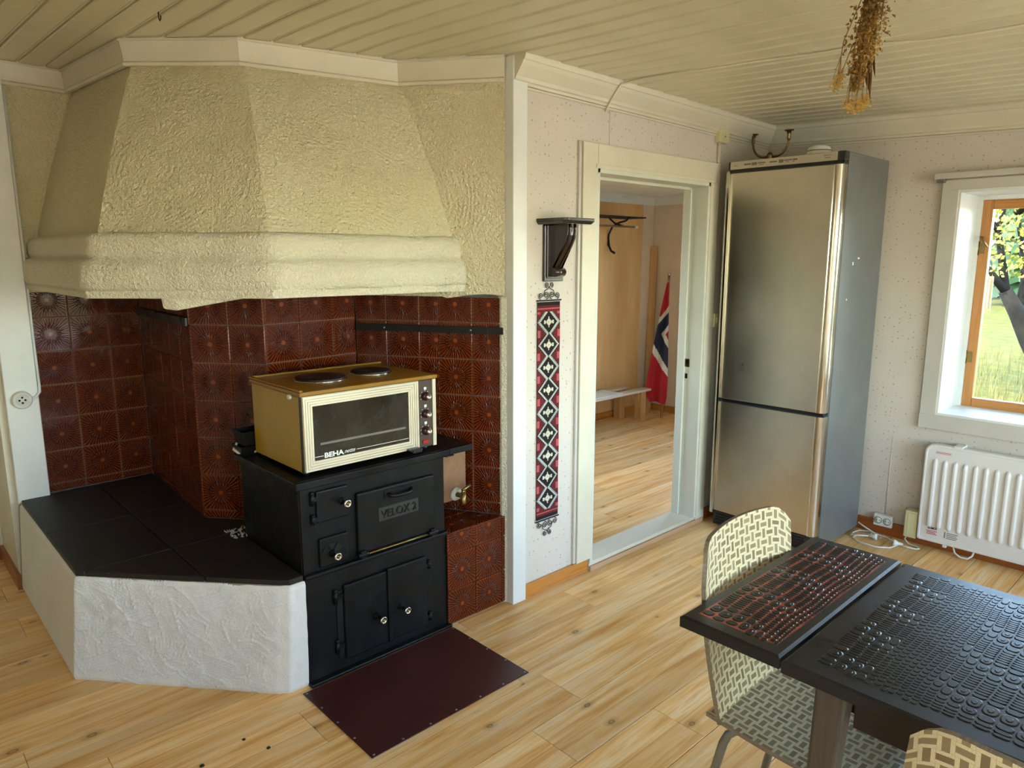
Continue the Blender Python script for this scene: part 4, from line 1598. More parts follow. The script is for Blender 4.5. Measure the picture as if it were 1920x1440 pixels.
# black roasting tins behind the oven
for (z_, s_, dz, dxy, lab) in ((0.752, 1.0, 0.035, 0.0, 'lower shallow black baking tin behind the yellow oven'), (0.789, 0.93, 0.055, 0.01, 'upper deep black roasting tin behind the yellow oven')):
    b = MB()
    cx_, cy_ = -2.660 + dxy * 0.3, 1.128
    hw, hl_ = 0.052 * s_, 0.092 * s_
    o1 = [(cx_ - hw, cy_ - hl_), (cx_ + hw, cy_ - hl_), (cx_ + hw, cy_ + hl_), (cx_ - hw, cy_ + hl_)]
    k1 = 0.86
    o0 = [(cx_ + (p[0] - cx_) * k1, cy_ + (p[1] - cy_) * k1) for p in o1]
    i1 = [(cx_ + (p[0] - cx_) * 0.95, cy_ + (p[1] - cy_) * 0.95) for p in o1]
    i0 = [(cx_ + (p[0] - cx_) * 0.82, cy_ + (p[1] - cy_) * 0.82) for p in o1]
    vs = [(p[0], p[1], z_) for p in o0] + [(p[0], p[1], z_ + dz) for p in o1] + [(p[0], p[1], z_ + dz) for p in i1] + [(p[0], p[1], z_ + 0.004) for p in i0]
    fs = [(3, 2, 1, 0), (12, 13, 14, 15)]
    for a in range(4):
        j = (a + 1) % 4
        for l_ in range(3):
            fs.append((l_ * 4 + a, l_ * 4 + j, l_ * 4 + 4 + j, l_ * 4 + 4 + a))
    b.add(vs, fs)
    tag(b.ob('roasting_tin', MT['black'], None, 0.003), lab, 'baking tin', 'black tins behind the oven')

# ------------------------------------------------------------------ black rails on the tiles
ra = thing('hook_rail', 'long black metal rail screwed to the right-hand tiles', 'rail', (P5.x, P5.y, 1.2))
angw = math.atan2(dw.y, dw.x)
Tw = Matrix.Translation((P4.x, P4.y, 0)) @ Matrix.Rotation(angw, 4, 'Z')
b = MB()
b.T = Tw
b.box(0.004, 0.688, -0.010, -0.002, 1.184, 1.214)
b.ob('bar', MT['blackmetal'], ra, 0.0015)
for a in (0.145, 0.545):
    b = MB()
    b.T = Tw
    b.lathe([(0.0045, -0.010), (0.0045, -0.0125), (0.002, -0.014)], (a, 0, 1.199), 'Y', 10)
    b.ob('screw', MT['galv'], ra)
b = MB()
b.T = Tw
b.tube([(0.620, -0.008, 1.216), (0.620, -0.013, 1.214), (0.620, -0.013, 1.168), (0.620, -0.018, 1.158), (0.620, -0.026, 1.160), (0.620, -0.028, 1.170)], 0.0018, 6)
b.ob('hook', MT['blackmetal'], ra)
d12 = (P2 - P1).normalized()
rb_ = thing('hook_rail', 'short black rail with hooks on the shaded chimney side', 'rail', (P2.x, P2.y, 1.24))
T2 = Matrix.Translation((P1.x, P1.y, 0)) @ Matrix.Rotation(math.atan2(d12.y, d12.x), 4, 'Z')
b = MB()
b.T = T2
b.box(0.02, 0.81, -0.012, -0.002, 1.226, 1.260)
b.ob('bar', MT['blackmetal'], rb_, 0.0015)
for a in (0.20, 0.36, 0.58, 0.76):
    b = MB()
    b.T = T2
    b.tube([(a, -0.010, 1.262), (a, -0.015, 1.258), (a, -0.015, 1.200), (a, -0.022, 1.186), (a, -0.032, 1.190), (a, -0.034, 1.202)], 0.002, 6)
    b.ob('hook', MT['blackmetal'], rb_)

# ------------------------------------------------------------------ sheet metal floor plate
mt_ = thing('floor_plate', 'dark maroon metal sheet nailed to the floor before the stove', 'floor plate', (-1.92, 1.34, 0))
B(-2.142, -1.697, 1.008, 1.674, 0.0, 0.003).ob('sheet', MT['mat'], mt_, 0.001)
nl = MB()
npos = [(-1.707, 1.02 + i_ * 0.107) for i_ in range(7)] + [(-2.13 + i_ * 0.105, 1.665) for i_ in range(4)] + [(-2.13 + i_ * 0.105, 1.017) for i_ in range(4)]
for (xx, yy) in npos:
    b = MB()
    b.lathe([(0.0045, 0.003), (0.0035, 0.0045), (0.0, 0.005)], (xx, yy, 0), 'Z', 8)
    b.ob('nail', MT['galv'], mt_)

# ------------------------------------------------------------------ corbel shelf
cb_ = thing('wall_bracket', 'dark stained wooden scroll bracket shelf on the wall', 'shelf', (XD, 2.25, 1.4))
COR = MT['corbel']
yc0, yc1 = 2.165, 2.280
B(XD, XD + 0.016, yc0, yc1, 1.398, 1.632).ob('back_plate', COR, cb_, 0.003)
B(XD + 0.016, XD + 0.020, yc0 + 0.012, yc1 - 0.012, 1.412, 1.632).ob('back_panel', COR, cb_, 0.002)
b = MB()
outl = []
for i_ in range(13):
    t = i_ / 12
    outl.append((0.105 * (1 - t) ** 0.9 * (1 + 0.35 * math.sin(PI * (1 - t))) * 0.80 + 0.032, 1.632 - 0.175 * t))
outl += [(0.030, 1.447)]
sc = []
for i_ in range(9):
    a = PI * 0.55 - i_ * PI * 1.5 / 8
    sc.append((0.036 + 0.019 * math.cos(a), 1.437 + 0.019 * math.sin(a)))
poly = [(0.018, 1.632)] + outl + sc + [(0.018, 1.425)]
ys0, ys1 = 2.195, 2.250
n_ = len(poly)
vs = [(XD + p[0], ys0, p[1]) for p in poly] + [(XD + p[0], ys1, p[1]) for p in poly]
fs = [list(range(n_)), list(range(2 * n_ - 1, n_ - 1, -1))]
for i_ in range(n_):
    j = (i_ + 1) % n_
    fs.append((i_, j, n_ + j, n_ + i_))
b.add(vs, fs)
b.ob('scroll', COR, cb_, 0.003)
b = MB()
for yy in (ys0 + 0.012, ys1 - 0.012):
    b.tube([(XD + p[0] + 0.001, yy, p[1]) for p in outl], 0.005, 8)
b.ob('scroll_moulding', COR, cb_)
b = MB()
b.tube([(XD + 0.036, ys0 - 0.006, 1.437), (XD + 0.036, ys1 + 0.006, 1.437)], 0.019, 16)
b.ob('scroll_roll', COR, cb_)
b = MB()
sh = [(0, 2.128), (0.150, 2.128), (0.168, 2.146), (0.168, 2.300), (0.150, 2.318), (0, 2.318)]
sh2 = [(0, 2.138), (0.140, 2.138), (0.156, 2.154), (0.156, 2.292), (0.140, 2.308), (0, 2.308)]
b.prism([(XD + p[0], p[1]) for p in sh2], 1.632, 1.643, top=[(XD + p[0], p[1]) for p in sh])
b.prism([(XD + p[0], p[1]) for p in sh], 1.643, 1.656)
b.ob('shelf_top', COR, cb_, 0.002)

# ------------------------------------------------------------------ woven wall hanging
wv = thing('wall_hanging', 'long narrow woven band with red and white diamonds on iron hangers', 'wall hanging', (XD, 2.203, 0.35))
cols = {'K': '#1d1311', 'R': '#671a1e', 'P': '#c05a5c', 'W': '#d9d3bd', 'B': '#9fb0ad', 'Y': '#c6ab6e'}
keys = list(cols)
wmats = [simple('yarn_' + n_, h_, 0.95, var=0.12, bump=0.3, bscale=300) for n_, h_ in zip(('dark_brown', 'red', 'pink', 'cream', 'grey_blue', 'straw'), cols.values())]
NW, NH = 25, 186
PER = 19.0
wy0, wy1, wz0, wz1 = 2.134, 2.272, 0.345, 1.312


def yarn(cx_, r_):
    x = cx_ - (NW - 1) / 2
    fromtop = NH - 1 - r_
    if fromtop < 3 or r_ < 3: return 'K'
    if fromtop in (3, 4) or r_ in (3, 4): return 'R'
    if fromtop == 5 or r_ == 5: return 'P'
    if fromtop in (6, 7) or r_ in (6, 7): return 'R'
    ph = ((r_ - 8) % PER) - PER / 2 + 0.5
    dz = abs(ph)
    ax = abs(x)
    edge = 10.5 - dz * 1.0      # half width of the diamond at this row
    # star in the diamond
    if ax < 1.5 and dz < 1.5: return 'Y' if (ax < 1 and dz < 1) else 'W'
    if ax + dz < 3.2: return 'W'
    if ax < 4.6 and dz < 0.9: return 'W'
    if 3.4 < ax < 5.2 and dz < 1.9: return 'W'
    if ax < 0.9 and dz < 4.2: return 'W'
    if abs(ax - edge) < 0.9: return 'W' if (int(r_) + cx_) % 2 else 'B'
    if 0.9 <= ax - edge < 1.9: return 'B' if (int(r_) + cx_) % 2 else 'K'
    if ax < edge: return 'K'
    k_ = ax - edge
    if k_ < 2.6: return 'R' if int(r_) % 2 else 'K'
    dd = PER / 2 - dz
    if ax > 9.5 and dd < 3.0: return 'P'
    return 'R'


b = MB()
for r_ in range(NH):
    for c_ in range(NW):
        k_ = yarn(c_, r_)
        ya = wy0 + (wy1 - wy0) * c_ / NW
        yb_ = wy0 + (wy1 - wy0) * (c_ + 1) / NW
        za = wz0 + (wz1 - wz0) * r_ / NH
        zb_ = wz0 + (wz1 - wz0) * (r_ + 1) / NH
        xx = XD + 0.006 + 0.0012 * math.sin(r_ * 0.13)
        ym, zm = (ya + yb_) / 2, (za + zb_) / 2
        e = 0.0012
        b.add([(xx, ya, za), (xx, yb_, za), (xx, yb_, zb_), (xx, ya, zb_), (xx + e, ym, zm)], [(0, 1, 4), (1, 2, 4), (2, 3, 4), (3, 0, 4)], keys.index(k_))
b.box(XD + 0.0035, XD + 0.0048, wy0, wy1, wz0, wz1, 0)
b.open = True
b.ob('woven_band', wmats, wv)


def spiral(cy, cz, r0, turns, start, sgn, x):
    pts = []
    n_ = 22
    for i_ in range(n_ + 1):
        t = i_ / n_
        r_ = r0 * (1 - 0.82 * t)
        a = start + sgn * turns * 2 * PI * t
        pts.append((x, cy + r_ * math.cos(a), cz + r_ * math.sin(a)))
    return pts


for (zz, up) in ((1.318, 1), (0.338, -1)):
    b = MB()
    xx = XD + 0.006
    yc_ = (wy0 + wy1) / 2
    b.tube([(xx, wy0 - 0.006, zz), (xx, wy1 + 0.006, zz)], 0.0032, 8)
    for sg in (-1, 1):
        b.tube(spiral(yc_ + sg * 0.050, zz + up * 0.020, 0.014, 1.6, -PI / 2 * up, sg * up, xx), 0.0018, 6)
        b.tube(spiral(yc_ + sg * 0.017, zz + up * 0.022, 0.016, 1.7, -PI / 2 * up, -sg * up, xx), 0.0018, 6)
        b.tube(spiral(yc_ + sg * 0.014, zz + up * 0.066, 0.012, 1.6, -PI / 2 * up, sg * up, xx), 0.0018, 6)
        b.tube([(xx, yc_ + sg * 0.036, zz + up * 0.018), (xx, yc_ + sg * 0.026, zz + up * 0.042), (xx, yc_ + sg * 0.006, zz + up * 0.050), (xx, yc_, zz + up * 0.060)], 0.0018, 6)
    b.ob('scroll_hanger', MT['blackmetal'], wv)

# ------------------------------------------------------------------ fridge
fr = thing('fridge_freezer', 'tall stainless steel fridge freezer standing in the corner', 'fridge', (-1.74, 3.75, 0))
FX0, FX1, FY, FB = -2.040, -1.442, 3.505, 3.995
B(FX0, FX1, FY, FB, 0.02, 1.985).ob('cabinet', MT['fridge_side'], fr, 0.004)
B(FX0 + 0.012, FX1 - 0.03, FY - 0.045, FY, 0.012, 0.092).ob('kick_plate', MT['fridge_dark'], fr, 0.004)
for i_ in range(4):
    B(FX0 + 0.03, FX1 - 0.06, FY - 0.0505, FY - 0.045, 0.022 + i_ * 0.016, 0.030 + i_ * 0.016).ob('grille_slat', MT['black'], fr, 0.001)


def fdoor(z0, z1):
    d = B(FX0 + 0.026, FX1 - 0.040, FY - 0.062, FY - 0.006, z0, z1).ob('fridge_door', MT['steel'], fr, 0.003)
    b = MB()
    n_ = 10
    # rounded right edge
    prof = [(FX1 - 0.040, FY - 0.062)]
    for i_ in range(n_ + 1):
        a = PI / 2 * i_ / n_
        prof.append((FX1 - 0.036 + 0.034 * math.sin(a), FY - 0.030 - 0.034 * math.cos(a)))
    prof += [(FX1 - 0.002, FY - 0.008), (FX1 - 0.040, FY - 0.008)]
    b.prism(prof, z0, z1)
    b.ob('door_edge', MT['steel_edge'], d)
    b = MB()
    prof = [(FX0 + 0.027, FY - 0.010), (FX0 + 0.002, FY - 0.010)]
    for i_ in range(n_ + 1):
        a = PI / 2 * i_ / n_
        prof.append((FX0 + 0.022 - 0.028 * math.cos(a), FY - 0.050 - 0.028 * math.sin(a)))
    prof += [(FX0 + 0.027, FY - 0.078)]
    b.prism(prof, z0 - 0.012, z1 + 0.008)
    b.ob('door_handle', MT['steel_edge'], d)
    B(FX0 + 0.020, FX1 - 0.004, FY - 0.058, FY - 0.010, z1, z1 + 0.005).ob('door_cap', MT['fridge_dark'], d)
    return d


fdoor(0.100, 0.722)
fdoor(0.742, 1.925)
B(FX0 + 0.02, FX1 - 0.01, FY - 0.050, FY - 0.001, 0.7275, 0.7415).ob('door_gap', MT['black'], fr)
pn = B(FX0 + 0.012, FX1 - 0.036, FY - 0.052, FY, 1.944, 1.984).ob('control_panel', MT['steel'], fr, 0.002)
B(FX1 - 0.036, FX1, FY - 0.048, FY, 1.944, 1.985).ob('panel_end', MT['fridge_dark'], fr, 0.004)
B(FX0, FX0 + 0.012, FY - 0.048, FY, 1.944, 1.985).ob('panel_end', MT['fridge_dark'], fr, 0.003)
B(FX0 + 0.006, FX1 - 0.004, FY - 0.046, FY - 0.001, 1.930, 1.944).ob('panel_gap', MT['black'], fr)
py = FY - 0.0525
put_text(pn, 'AEG', 0.012, (FX0 + 0.032, py, 1.960), (1, 0, 0), (0, 0, 1), MT['printgrey'], 0.0003, 0.022)
put_text(pn, 'SANTO', 0.012, (FX1 - 0.100, py, 1.966), (1, 0, 0), (0, 0, 1), MT['printgrey'], 0.0003, 0.036)
B(FX1 - 0.094, FX1 - 0.068, py, py + 0.001, 1.9575, 1.9605).ob('printed_line', MT['printgrey'], pn)
for (xa, xb, za, zb_) in ((0.09, 0.128, 0.962, 0.970), (0.132, 0.160, 0.958, 0.972), (0.164, 0.206, 0.964, 0.970), (0.228, 0.268, 0.962, 0.969), (0.276, 0.300, 0.957, 0.973), (0.302, 0.345, 0.964, 0.970), (0.348, 0.37, 0.963, 0.971), (0.17, 0.20, 0.957, 0.960), (0.31, 0.33, 0.957, 0.960), (0.345, 0.36, 0.957, 0.960)):
    B(FX0 + xa, FX0 + xb, py, py + 0.001, 1 + za, 1 + zb_).ob('panel_button', MT['printgrey'], pn)
for (xx, zz, w_, h_) in ((FB - 0.36, 1.46, 0.010, 0.016), (FB - 0.30, 1.49, 0.018, 0.008), (FB - 0.40, 1.29, 0.007, 0.008)):
    B(FX1, FX1 + 0.0006, xx, xx + w_, zz, zz + h_).ob('sticker_scrap', MT['printwhite'], fr)

# candle sconce on the fridge
cs = thing('candle_sconce', 'brass two-armed candle holder lying behind the fridge top', 'candle holder', (-2.0, 3.80, 1.985))
Yc = 3.80
b = MB()
b.tube([(-1.995, Yc, 1.985), (-1.995, Yc, 2.02), (-1.995, Yc, 2.045), (-1.995, Yc, 2.062)], [0.020, 0.012, 0.018, 0.010], 14)
b.ob('stem', MT['brass'], cs)
for sg in (-1, 1):
    pts = []
    for i_ in range(13):
        t = i_ / 12
        pts.append((-1.995 + sg * (0.010 + 0.092 * math.sin(t * PI / 2)), Yc, 2.042 + 0.078 * (1 - math.cos(t * PI / 2)) - 0.008 * math.sin(t * PI)))
    b = MB()
    b.tube(pts, [0.008 - 0.003 * i_ / 12 for i_ in range(13)], 10)
    b.ob('arm', MT['brass'], cs)
    tx, tz = pts[-1][0], pts[-1][2]
    b = MB()
    b.lathe([(0.007, tz - 0.004), (0.009, tz + 0.010), (0.008, tz + 0.022), (0.013, tz + 0.044), (0.024, tz + 0.045), (0.025, tz + 0.049), (0.010, tz + 0.049)], (tx, Yc, 0), 'Z', 16)
    b.ob('candle_cup', MT['brass'], cs)

b = MB()
b.lathe([(0.052, 1.985), (0.056, 1.990), (0.056, 2.018), (0.048, 2.032), (0.030, 2.038), (0.0, 2.039)], (-1.632, 3.60, 0), 'Z', 32)
lid = thing('smoke_alarm', 'round white plastic alarm lying on top of the fridge', 'smoke alarm', (-1.632, 3.60, 1.985))
b.ob('housing', MT['plastic_w'], lid)
b = MB()
b.lathe([(0.0565, 2.012), (0.0575, 2.014), (0.0565, 2.016)], (-1.632, 3.60, 0), 'Z', 32)
b.ob('seam_ring', MT['printgrey'], lid)

# ------------------------------------------------------------------ panel heater
ht = thing('panel_heater', 'white ribbed electric panel heater under the window', 'heater', (-0.7, 3.97, 0.05))
HX0, HX1, HZ0, HZ1, HY = -1.130, -0.245, 0.052, 0.565, 3.955
b = MB()
pts = []
rc = 0.040
for (cx_, cz_, a0) in ((HX1 - rc, HZ1 - rc, 0), (HX0 + rc, HZ1 - rc, 90), (HX0 + 0.012, HZ0 + 0.012, 180), (HX1 - 0.012, HZ0 + 0.012, 270)):
    r_ = rc if cz_ > 0.3 else 0.012
    for i_ in range(7):
        a = math.radians(a0 + i_ * 15)
        pts.append((cx_ + r_ * math.cos(a), cz_ + r_ * math.sin(a)))
n_ = len(pts)
cxm, czm = (HX0 + HX1) / 2, (HZ0 + HZ1) / 2


def ring(k_, y):
    return [(p[0] + (cxm - p[0]) * k_ / abs(cxm - HX0), y, p[1] + (czm - p[1]) * k_ / abs(czm - HZ0)) for p in pts]


rings = [ring(0, HY + 0.045), ring(0, HY + 0.004), ring(0.004, HY), ring(0.010, HY), ring(0.013, HY + 0.003), ring(0.016, HY + 0.003)]
vs = [v for r_ in rings for v in r_]
fs = []
for k_ in range(len(rings) - 1):
    for a in range(n_):
        j = (a + 1) % n_
        fs.append((k_ * n_ + a, k_ * n_ + j, (k_ + 1) * n_ + j, (k_ + 1) * n_ + a))
fs.append([(len(rings) - 1) * n_ + a for a in range(n_)])
fs.append(list(range(n_ - 1, -1, -1)))
b.add(vs, fs)
body = b.ob('heater_panel', MT['heater'], ht)
i_ = 0
xr = -1.078
while xr < HX1 - 0.06:
    b = MB()
    w_, zt_, zb_ = 0.0125, 0.482, 0.138
    prof = [(-w_, 0.004), (-w_ * 0.75, -0.005), (-w_ * 0.3, -0.009), (w_ * 0.3, -0.009), (w_ * 0.75, -0.005), (w_, 0.004)]
    vs = []
    for (zz, kk) in ((zb_ - 0.012, 0.0), (zb_, 0.8), (zb_ + 0.012, 1.0), (zt_ - 0.012, 1.0), (zt_, 0.8), (zt_ + 0.012, 0.0)):
        for (px_, py_) in prof:
            vs.append((xr + px_ * (0.4 + 0.6 * kk), HY + 0.003 + (py_ - 0.004) * kk + 0.001, zz))
    fs = []
    m = len(prof)
    for k_ in range(5):
        for a in range(m - 1):
            fs.append((k_ * m + a, k_ * m + a + 1, (k_ + 1) * m + a + 1, (k_ + 1) * m + a))
    b.add(vs, fs, smooth=False)
    b.open = True
    b.ob('rib', MT['heater'], ht)
    xr += 0.0445
B(HX0 + 0.125, HX0 + 0.165, HY - 0.003, HY + 0.08, HZ1 - 0.006, HZ1 + 0.008).ob('wall_clip', MT['plastic_w'], ht, 0.002)
tb = B(HX0 - 0.068, HX0 - 0.006, HY + 0.012, HY + 0.078, 0.040, 0.186).ob('thermostat_box', MT['plastic_c'], ht, 0.006)
B(HX0 - 0.052, HX0 - 0.022, HY + 0.010, HY + 0.013, 0.055, 0.175).ob('box_cover', MT['plastic_c'], tb, 0.002)
yl = HY + 0.0022
put_text(body, 'GLAMOX', 0.016, (HX0 + 0.048, yl, 0.120), (1, 0, 0), (0, 0, 1), MT['black'], 0.0003, 0.044, offset=0.0006)
for k_ in range(3):
    B(HX0 + 0.044, HX0 + 0.092 - 0.006 * (k_ % 2), yl - 0.0002, yl + 0.0005, 0.108 - k_ * 0.008, 0.112 - k_ * 0.008).ob('printed_line', MT['printred'], body)
for k_ in range(4):
    B(HX0 + 0.136, HX0 + 0.186 - 0.006 * (k_ % 2), yl - 0.0002, yl + 0.0005, 0.116 - k_ * 0.009, 0.1195 - k_ * 0.009).ob('printed_line', MT['printgrey'], body)
B(HX0 + 0.126, HX0 + 0.130, yl - 0.0002, yl + 0.0005, 0.090, 0.122).ob('printed_line', MT['printgrey'], body)
for k_ in range(2):
    B(HX0 + 0.050, HX0 + 0.118, yl - 0.0002, yl + 0.0005, 0.528 - k_ * 0.006, 0.5305 - k_ * 0.006).ob('printed_line', MT['printred'], body)
b = MB()
b.tube([(-0.985, 3.985, 0.06), (-0.962, 3.978, 0.045), (-0.952, 3.968, 0.022), (-0.925, 3.962, 0.008), (-0.892, 3.964, 0.010), (-0.876, 3.972, 0.028), (-0.870, 3.985, 0.060)], 0.0048, 8)
b.ob('cord_loop', MT['plastic_w'], ht)
b = MB()
b.box(-1.008, -0.990, 3.957, 3.985, 0.038, 0.056)
b.ob('cord_clip', MT['plastic_w'], ht, 0.003)
# heater cord and plug on the floor
b = MB()
b.tube([(HX0 - 0.055, 4.005, 0.045), (HX0 - 0.062, 3.985, 0.02), (-1.165, 3.965, 0.006), (-1.125, 3.955, 0.006), (-1.105, 3.935, 0.006), (-1.115, 3.915, 0.007), (-1.145, 3.905, 0.009), (-1.172, 3.900, 0.011)], 0.0042, 8)
b.ob('power_cord', MT['plastic_w'], ht)


def plug(parent, p, d):
    d = Vector(d).normalized()
    p = Vector(p)
    b = MB()
    b.tube([p - d * 0.034, p - d * 0.012, p, p + d * 0.012], [0.0055, 0.009, 0.018, 0.0185], 12)
    o = b.ob('plug', MT['plastic_w'], parent)
    s_ = Vector((-d.y, d.x, 0)) * 0.0095
    for sg in (-1, 1):
        b = MB()
        b.tube([p + d * 0.012 + s_ * sg, p + d * 0.031 + s_ * sg], 0.0024, 8)
        b.ob('plug_pin', MT['chrome'], o)


plug(ht, (-1.205, 3.892, 0.019), (-0.95, -0.3, 0))
fc = thing('extension_cord', 'coiled white cord with plug on the floor beside the fridge', 'cord', (-1.35, 3.9, 0))
b = MB()
b.tube([(-1.435, 3.99, 0.045), (-1.40, 3.985, 0.030), (-1.34, 3.985, 0.006), (-1.27, 3.97, 0.005), (-1.215, 3.935, 0.005), (-1.20, 3.905, 0.005), (-1.215, 3.84, 0.005), (-1.27, 3.80, 0.005), (-1.35, 3.80, 0.005), (-1.405, 3.84, 0.005),
        (-1.40, 3.90, 0.006), (-1.345, 3.945, 0.010), (-1.36, 3.985, 0.012), (-1.42, 3.975, 0.006), (-1.432, 3.92, 0.005), (-1.42, 3.86, 0.010), (-1.38, 3.875, 0.015), (-1.345, 3.895, 0.017)], 0.0040, 8)
b.ob('cord', MT['plastic_w'], fc)
plug(fc, (-1.315, 3.905, 0.019), (0.95, 0.2, 0))

# double socket
sk = thing('wall_socket', 'white double wall socket above the skirting beside the fridge', 'socket', (-1.31, YW, 0.08))
sko = B(-1.362, -1.268, YW - 0.034, YW, 0.050, 0.114).ob('socket_box', MT['plastic_w'], sk, 0.004)
for xx in (-1.338, -1.292):
    b = MB()
    b.lathe([(0.0195, YW - 0.0345), (0.0195, YW - 0.036), (0.0175, YW - 0.036), (0.0170, YW - 0.0335), (0.0, YW - 0.0335)], (xx, 0, 0.082), 'Y', 24)
    w_ = b.ob('socket_well', MT['printgrey'], sk)
    b = MB()
    b.lathe([(0.0168, YW - 0.0338), (0.0168, YW - 0.0346), (0.0, YW - 0.0346)], (xx, 0, 0.082), 'Y', 24)
    b.ob('socket_face', MT['plastic_w'], sk)
    for sg in (-1, 1):
        b = MB()
        b.lathe([(0.0028, YW - 0.0345), (0.0028, YW - 0.0352), (0.0, YW - 0.0352)], (xx + sg * 0.0085, 0, 0.082), 'Y', 10)
        b.ob('socket_hole', MT['black'], sk)

# round socket on the corner board left of the fireplace
rs_ = thing('round_socket', 'round white bakelite socket on the post left of the hearth', 'socket', (-3.745, 0.527, 0.878))
b = MB()
b.lathe([(0.039, -3.745), (0.039, -3.722), (0.034, -3.714), (0.027, -3.713), (0.025, -3.722), (0.0, -3.722)], (0, 0.528, 0.878), 'X', 28)
b.ob('socket_housing', MT['plastic_w'], rs_)
for (yy, zz) in ((0.011, 0), (-0.011, 0), (0, 0.012), (0, -0.012)):
    b = MB()
    b.lathe([(0.0045, -3.7225), (0.0045, -3.7195), (0.0, -3.7195)], (0, 0.528 + yy, 0.878 + zz), 'X', 10)
    b.ob('socket_hole', MT['black'], rs_)
b = MB()
b.tube([(-3.736, 0.560, 0.880), (-3.736, 0.582, 0.884), (-3.738, 0.598, 0.905), (-3.755, 0.602, 0.93), (-3.775, 0.603, 1.1), (-3.775, 0.604, 1.345), (-3.76, 0.602, 1.40), (-3.76, 0.600, 2.2)], 0.006, 8)
b.ob('socket_cable', MT['white'], rs_)

# junction boxes
jb = thing('junction_box', 'cream plastic junction box high on the wall by the fridge corner', 'junction box', (XD, 3.50, 2.1))
B(XD, XD + 0.034, 3.452, 3.542, 2.092, 2.160).ob('box', MT['plastic_c'], jb, 0.005)
b = MB()
b.tube([(XD + 0.016, 3.497, 2.125), (XD + 0.034 + 0.003, 3.497, 2.125)], 0.004, 8)
b.ob('screw', MT['galv'], jb)
b = MB()
b.tube([(XD + 0.008, 3.482, 2.093), (XD + 0.008, 3.482, 1.99)], 0.006, 8)
b.tube([(XD + 0.008, 3.494, 2.093), (XD + 0.008, 3.494, 1.20)], 0.006, 8)
b.ob('conduit', MT['cream'], jb)
sb = thing('light_switch', 'small cream wall switch between door casing and fridge', 'switch', (XD, 3.515, 1.15))
B(XD, XD + 0.030, 3.490, 3.548, 1.118, 1.196).ob('switch_box', MT['plastic_c'], sb, 0.005)
B(XD + 0.030, XD + 0.036, 3.505, 3.533, 1.140, 1.174).ob('rocker', MT['plastic_c'], sb, 0.002)

# head rail of a blind over the window
bl = thing('blind_rail', 'grey metal blind rail above the window', 'blind rail', (-0.55, YW, 1.88))
B(-1.222, 0.11, YW - 0.055, YW - 0.024, 1.874, 1.902).ob('rail', MT['trim'], bl, 0.002)
B(-1.212, -1.178, YW - 0.052, YW - 0.0235, 1.858, 1.876).ob('rail_bracket', MT['galv'], bl, 0.002)

# ceiling hook
b = MB()
zz = zc(-2.64, 0.875)
b.tube([(-2.64, 0.875, zz + 0.004), (-2.64, 0.875, zz - 0.016), (-2.632, 0.875, zz - 0.026), (-2.622, 0.875, zz - 0.022), (-2.62, 0.875, zz - 0.012)], 0.002, 6)
tag(b.ob('ceiling_hook', MT['blackmetal']), 'small dark screw hook in the ceiling above the hood', 'hook')

# ------------------------------------------------------------------ table
tbl = thing('dining_table', 'black table with embossed reptile-pattern top and extension leaf', 'table', (-0.1, 1.56, 0))


def topslab(name, x0, x1, y0, y1, mat):
    b = MB()
    z1_, z0_ = 0.740, 0.714
    c_ = 0.006
    vs = [(x0, y0, z0_), (x1, y0, z0_), (x1, y1, z0_), (x0, y1, z0_), (x0, y0, z1_ - 0.004), (x1, y0, z1_ - 0.004), (x1, y1, z1_ - 0.004), (x0, y1, z1_ - 0.004),
          (x0 + c_, y0 + c_, z1_), (x1 - c_, y0 + c_, z1_), (x1 - c_, y1 - c_, z1_), (x0 + c_, y1 - c_, z1_)]
    fs = [(0, 3, 2, 1)]
    for i_ in range(4):
        j = (i_ + 1) % 4
        fs += [(i_, j, 4 + j, 4 + i_), (4 + i_, 4 + j, 8 + j, 8 + i_)]
    b.add(vs, fs, 1)
    uv = [[(vs[k_][0] - x0, vs[k_][1] - y0) for k_ in (8, 9, 10, 11)]]
    b.add([vs[k_] for k_ in (8, 9, 10, 11)], [(0, 1, 2, 3)], 0, uv)
    b.open = True
    return b.ob(name, [mat, MT['table_edge']], tbl)


tl_ = topslab('table_leaf', -0.792, -0.567, 1.238, 1.888, MT['hide_red'])
tt_ = topslab('table_top', -0.559, 0.760, 1.230, 1.880, MT['hide'])


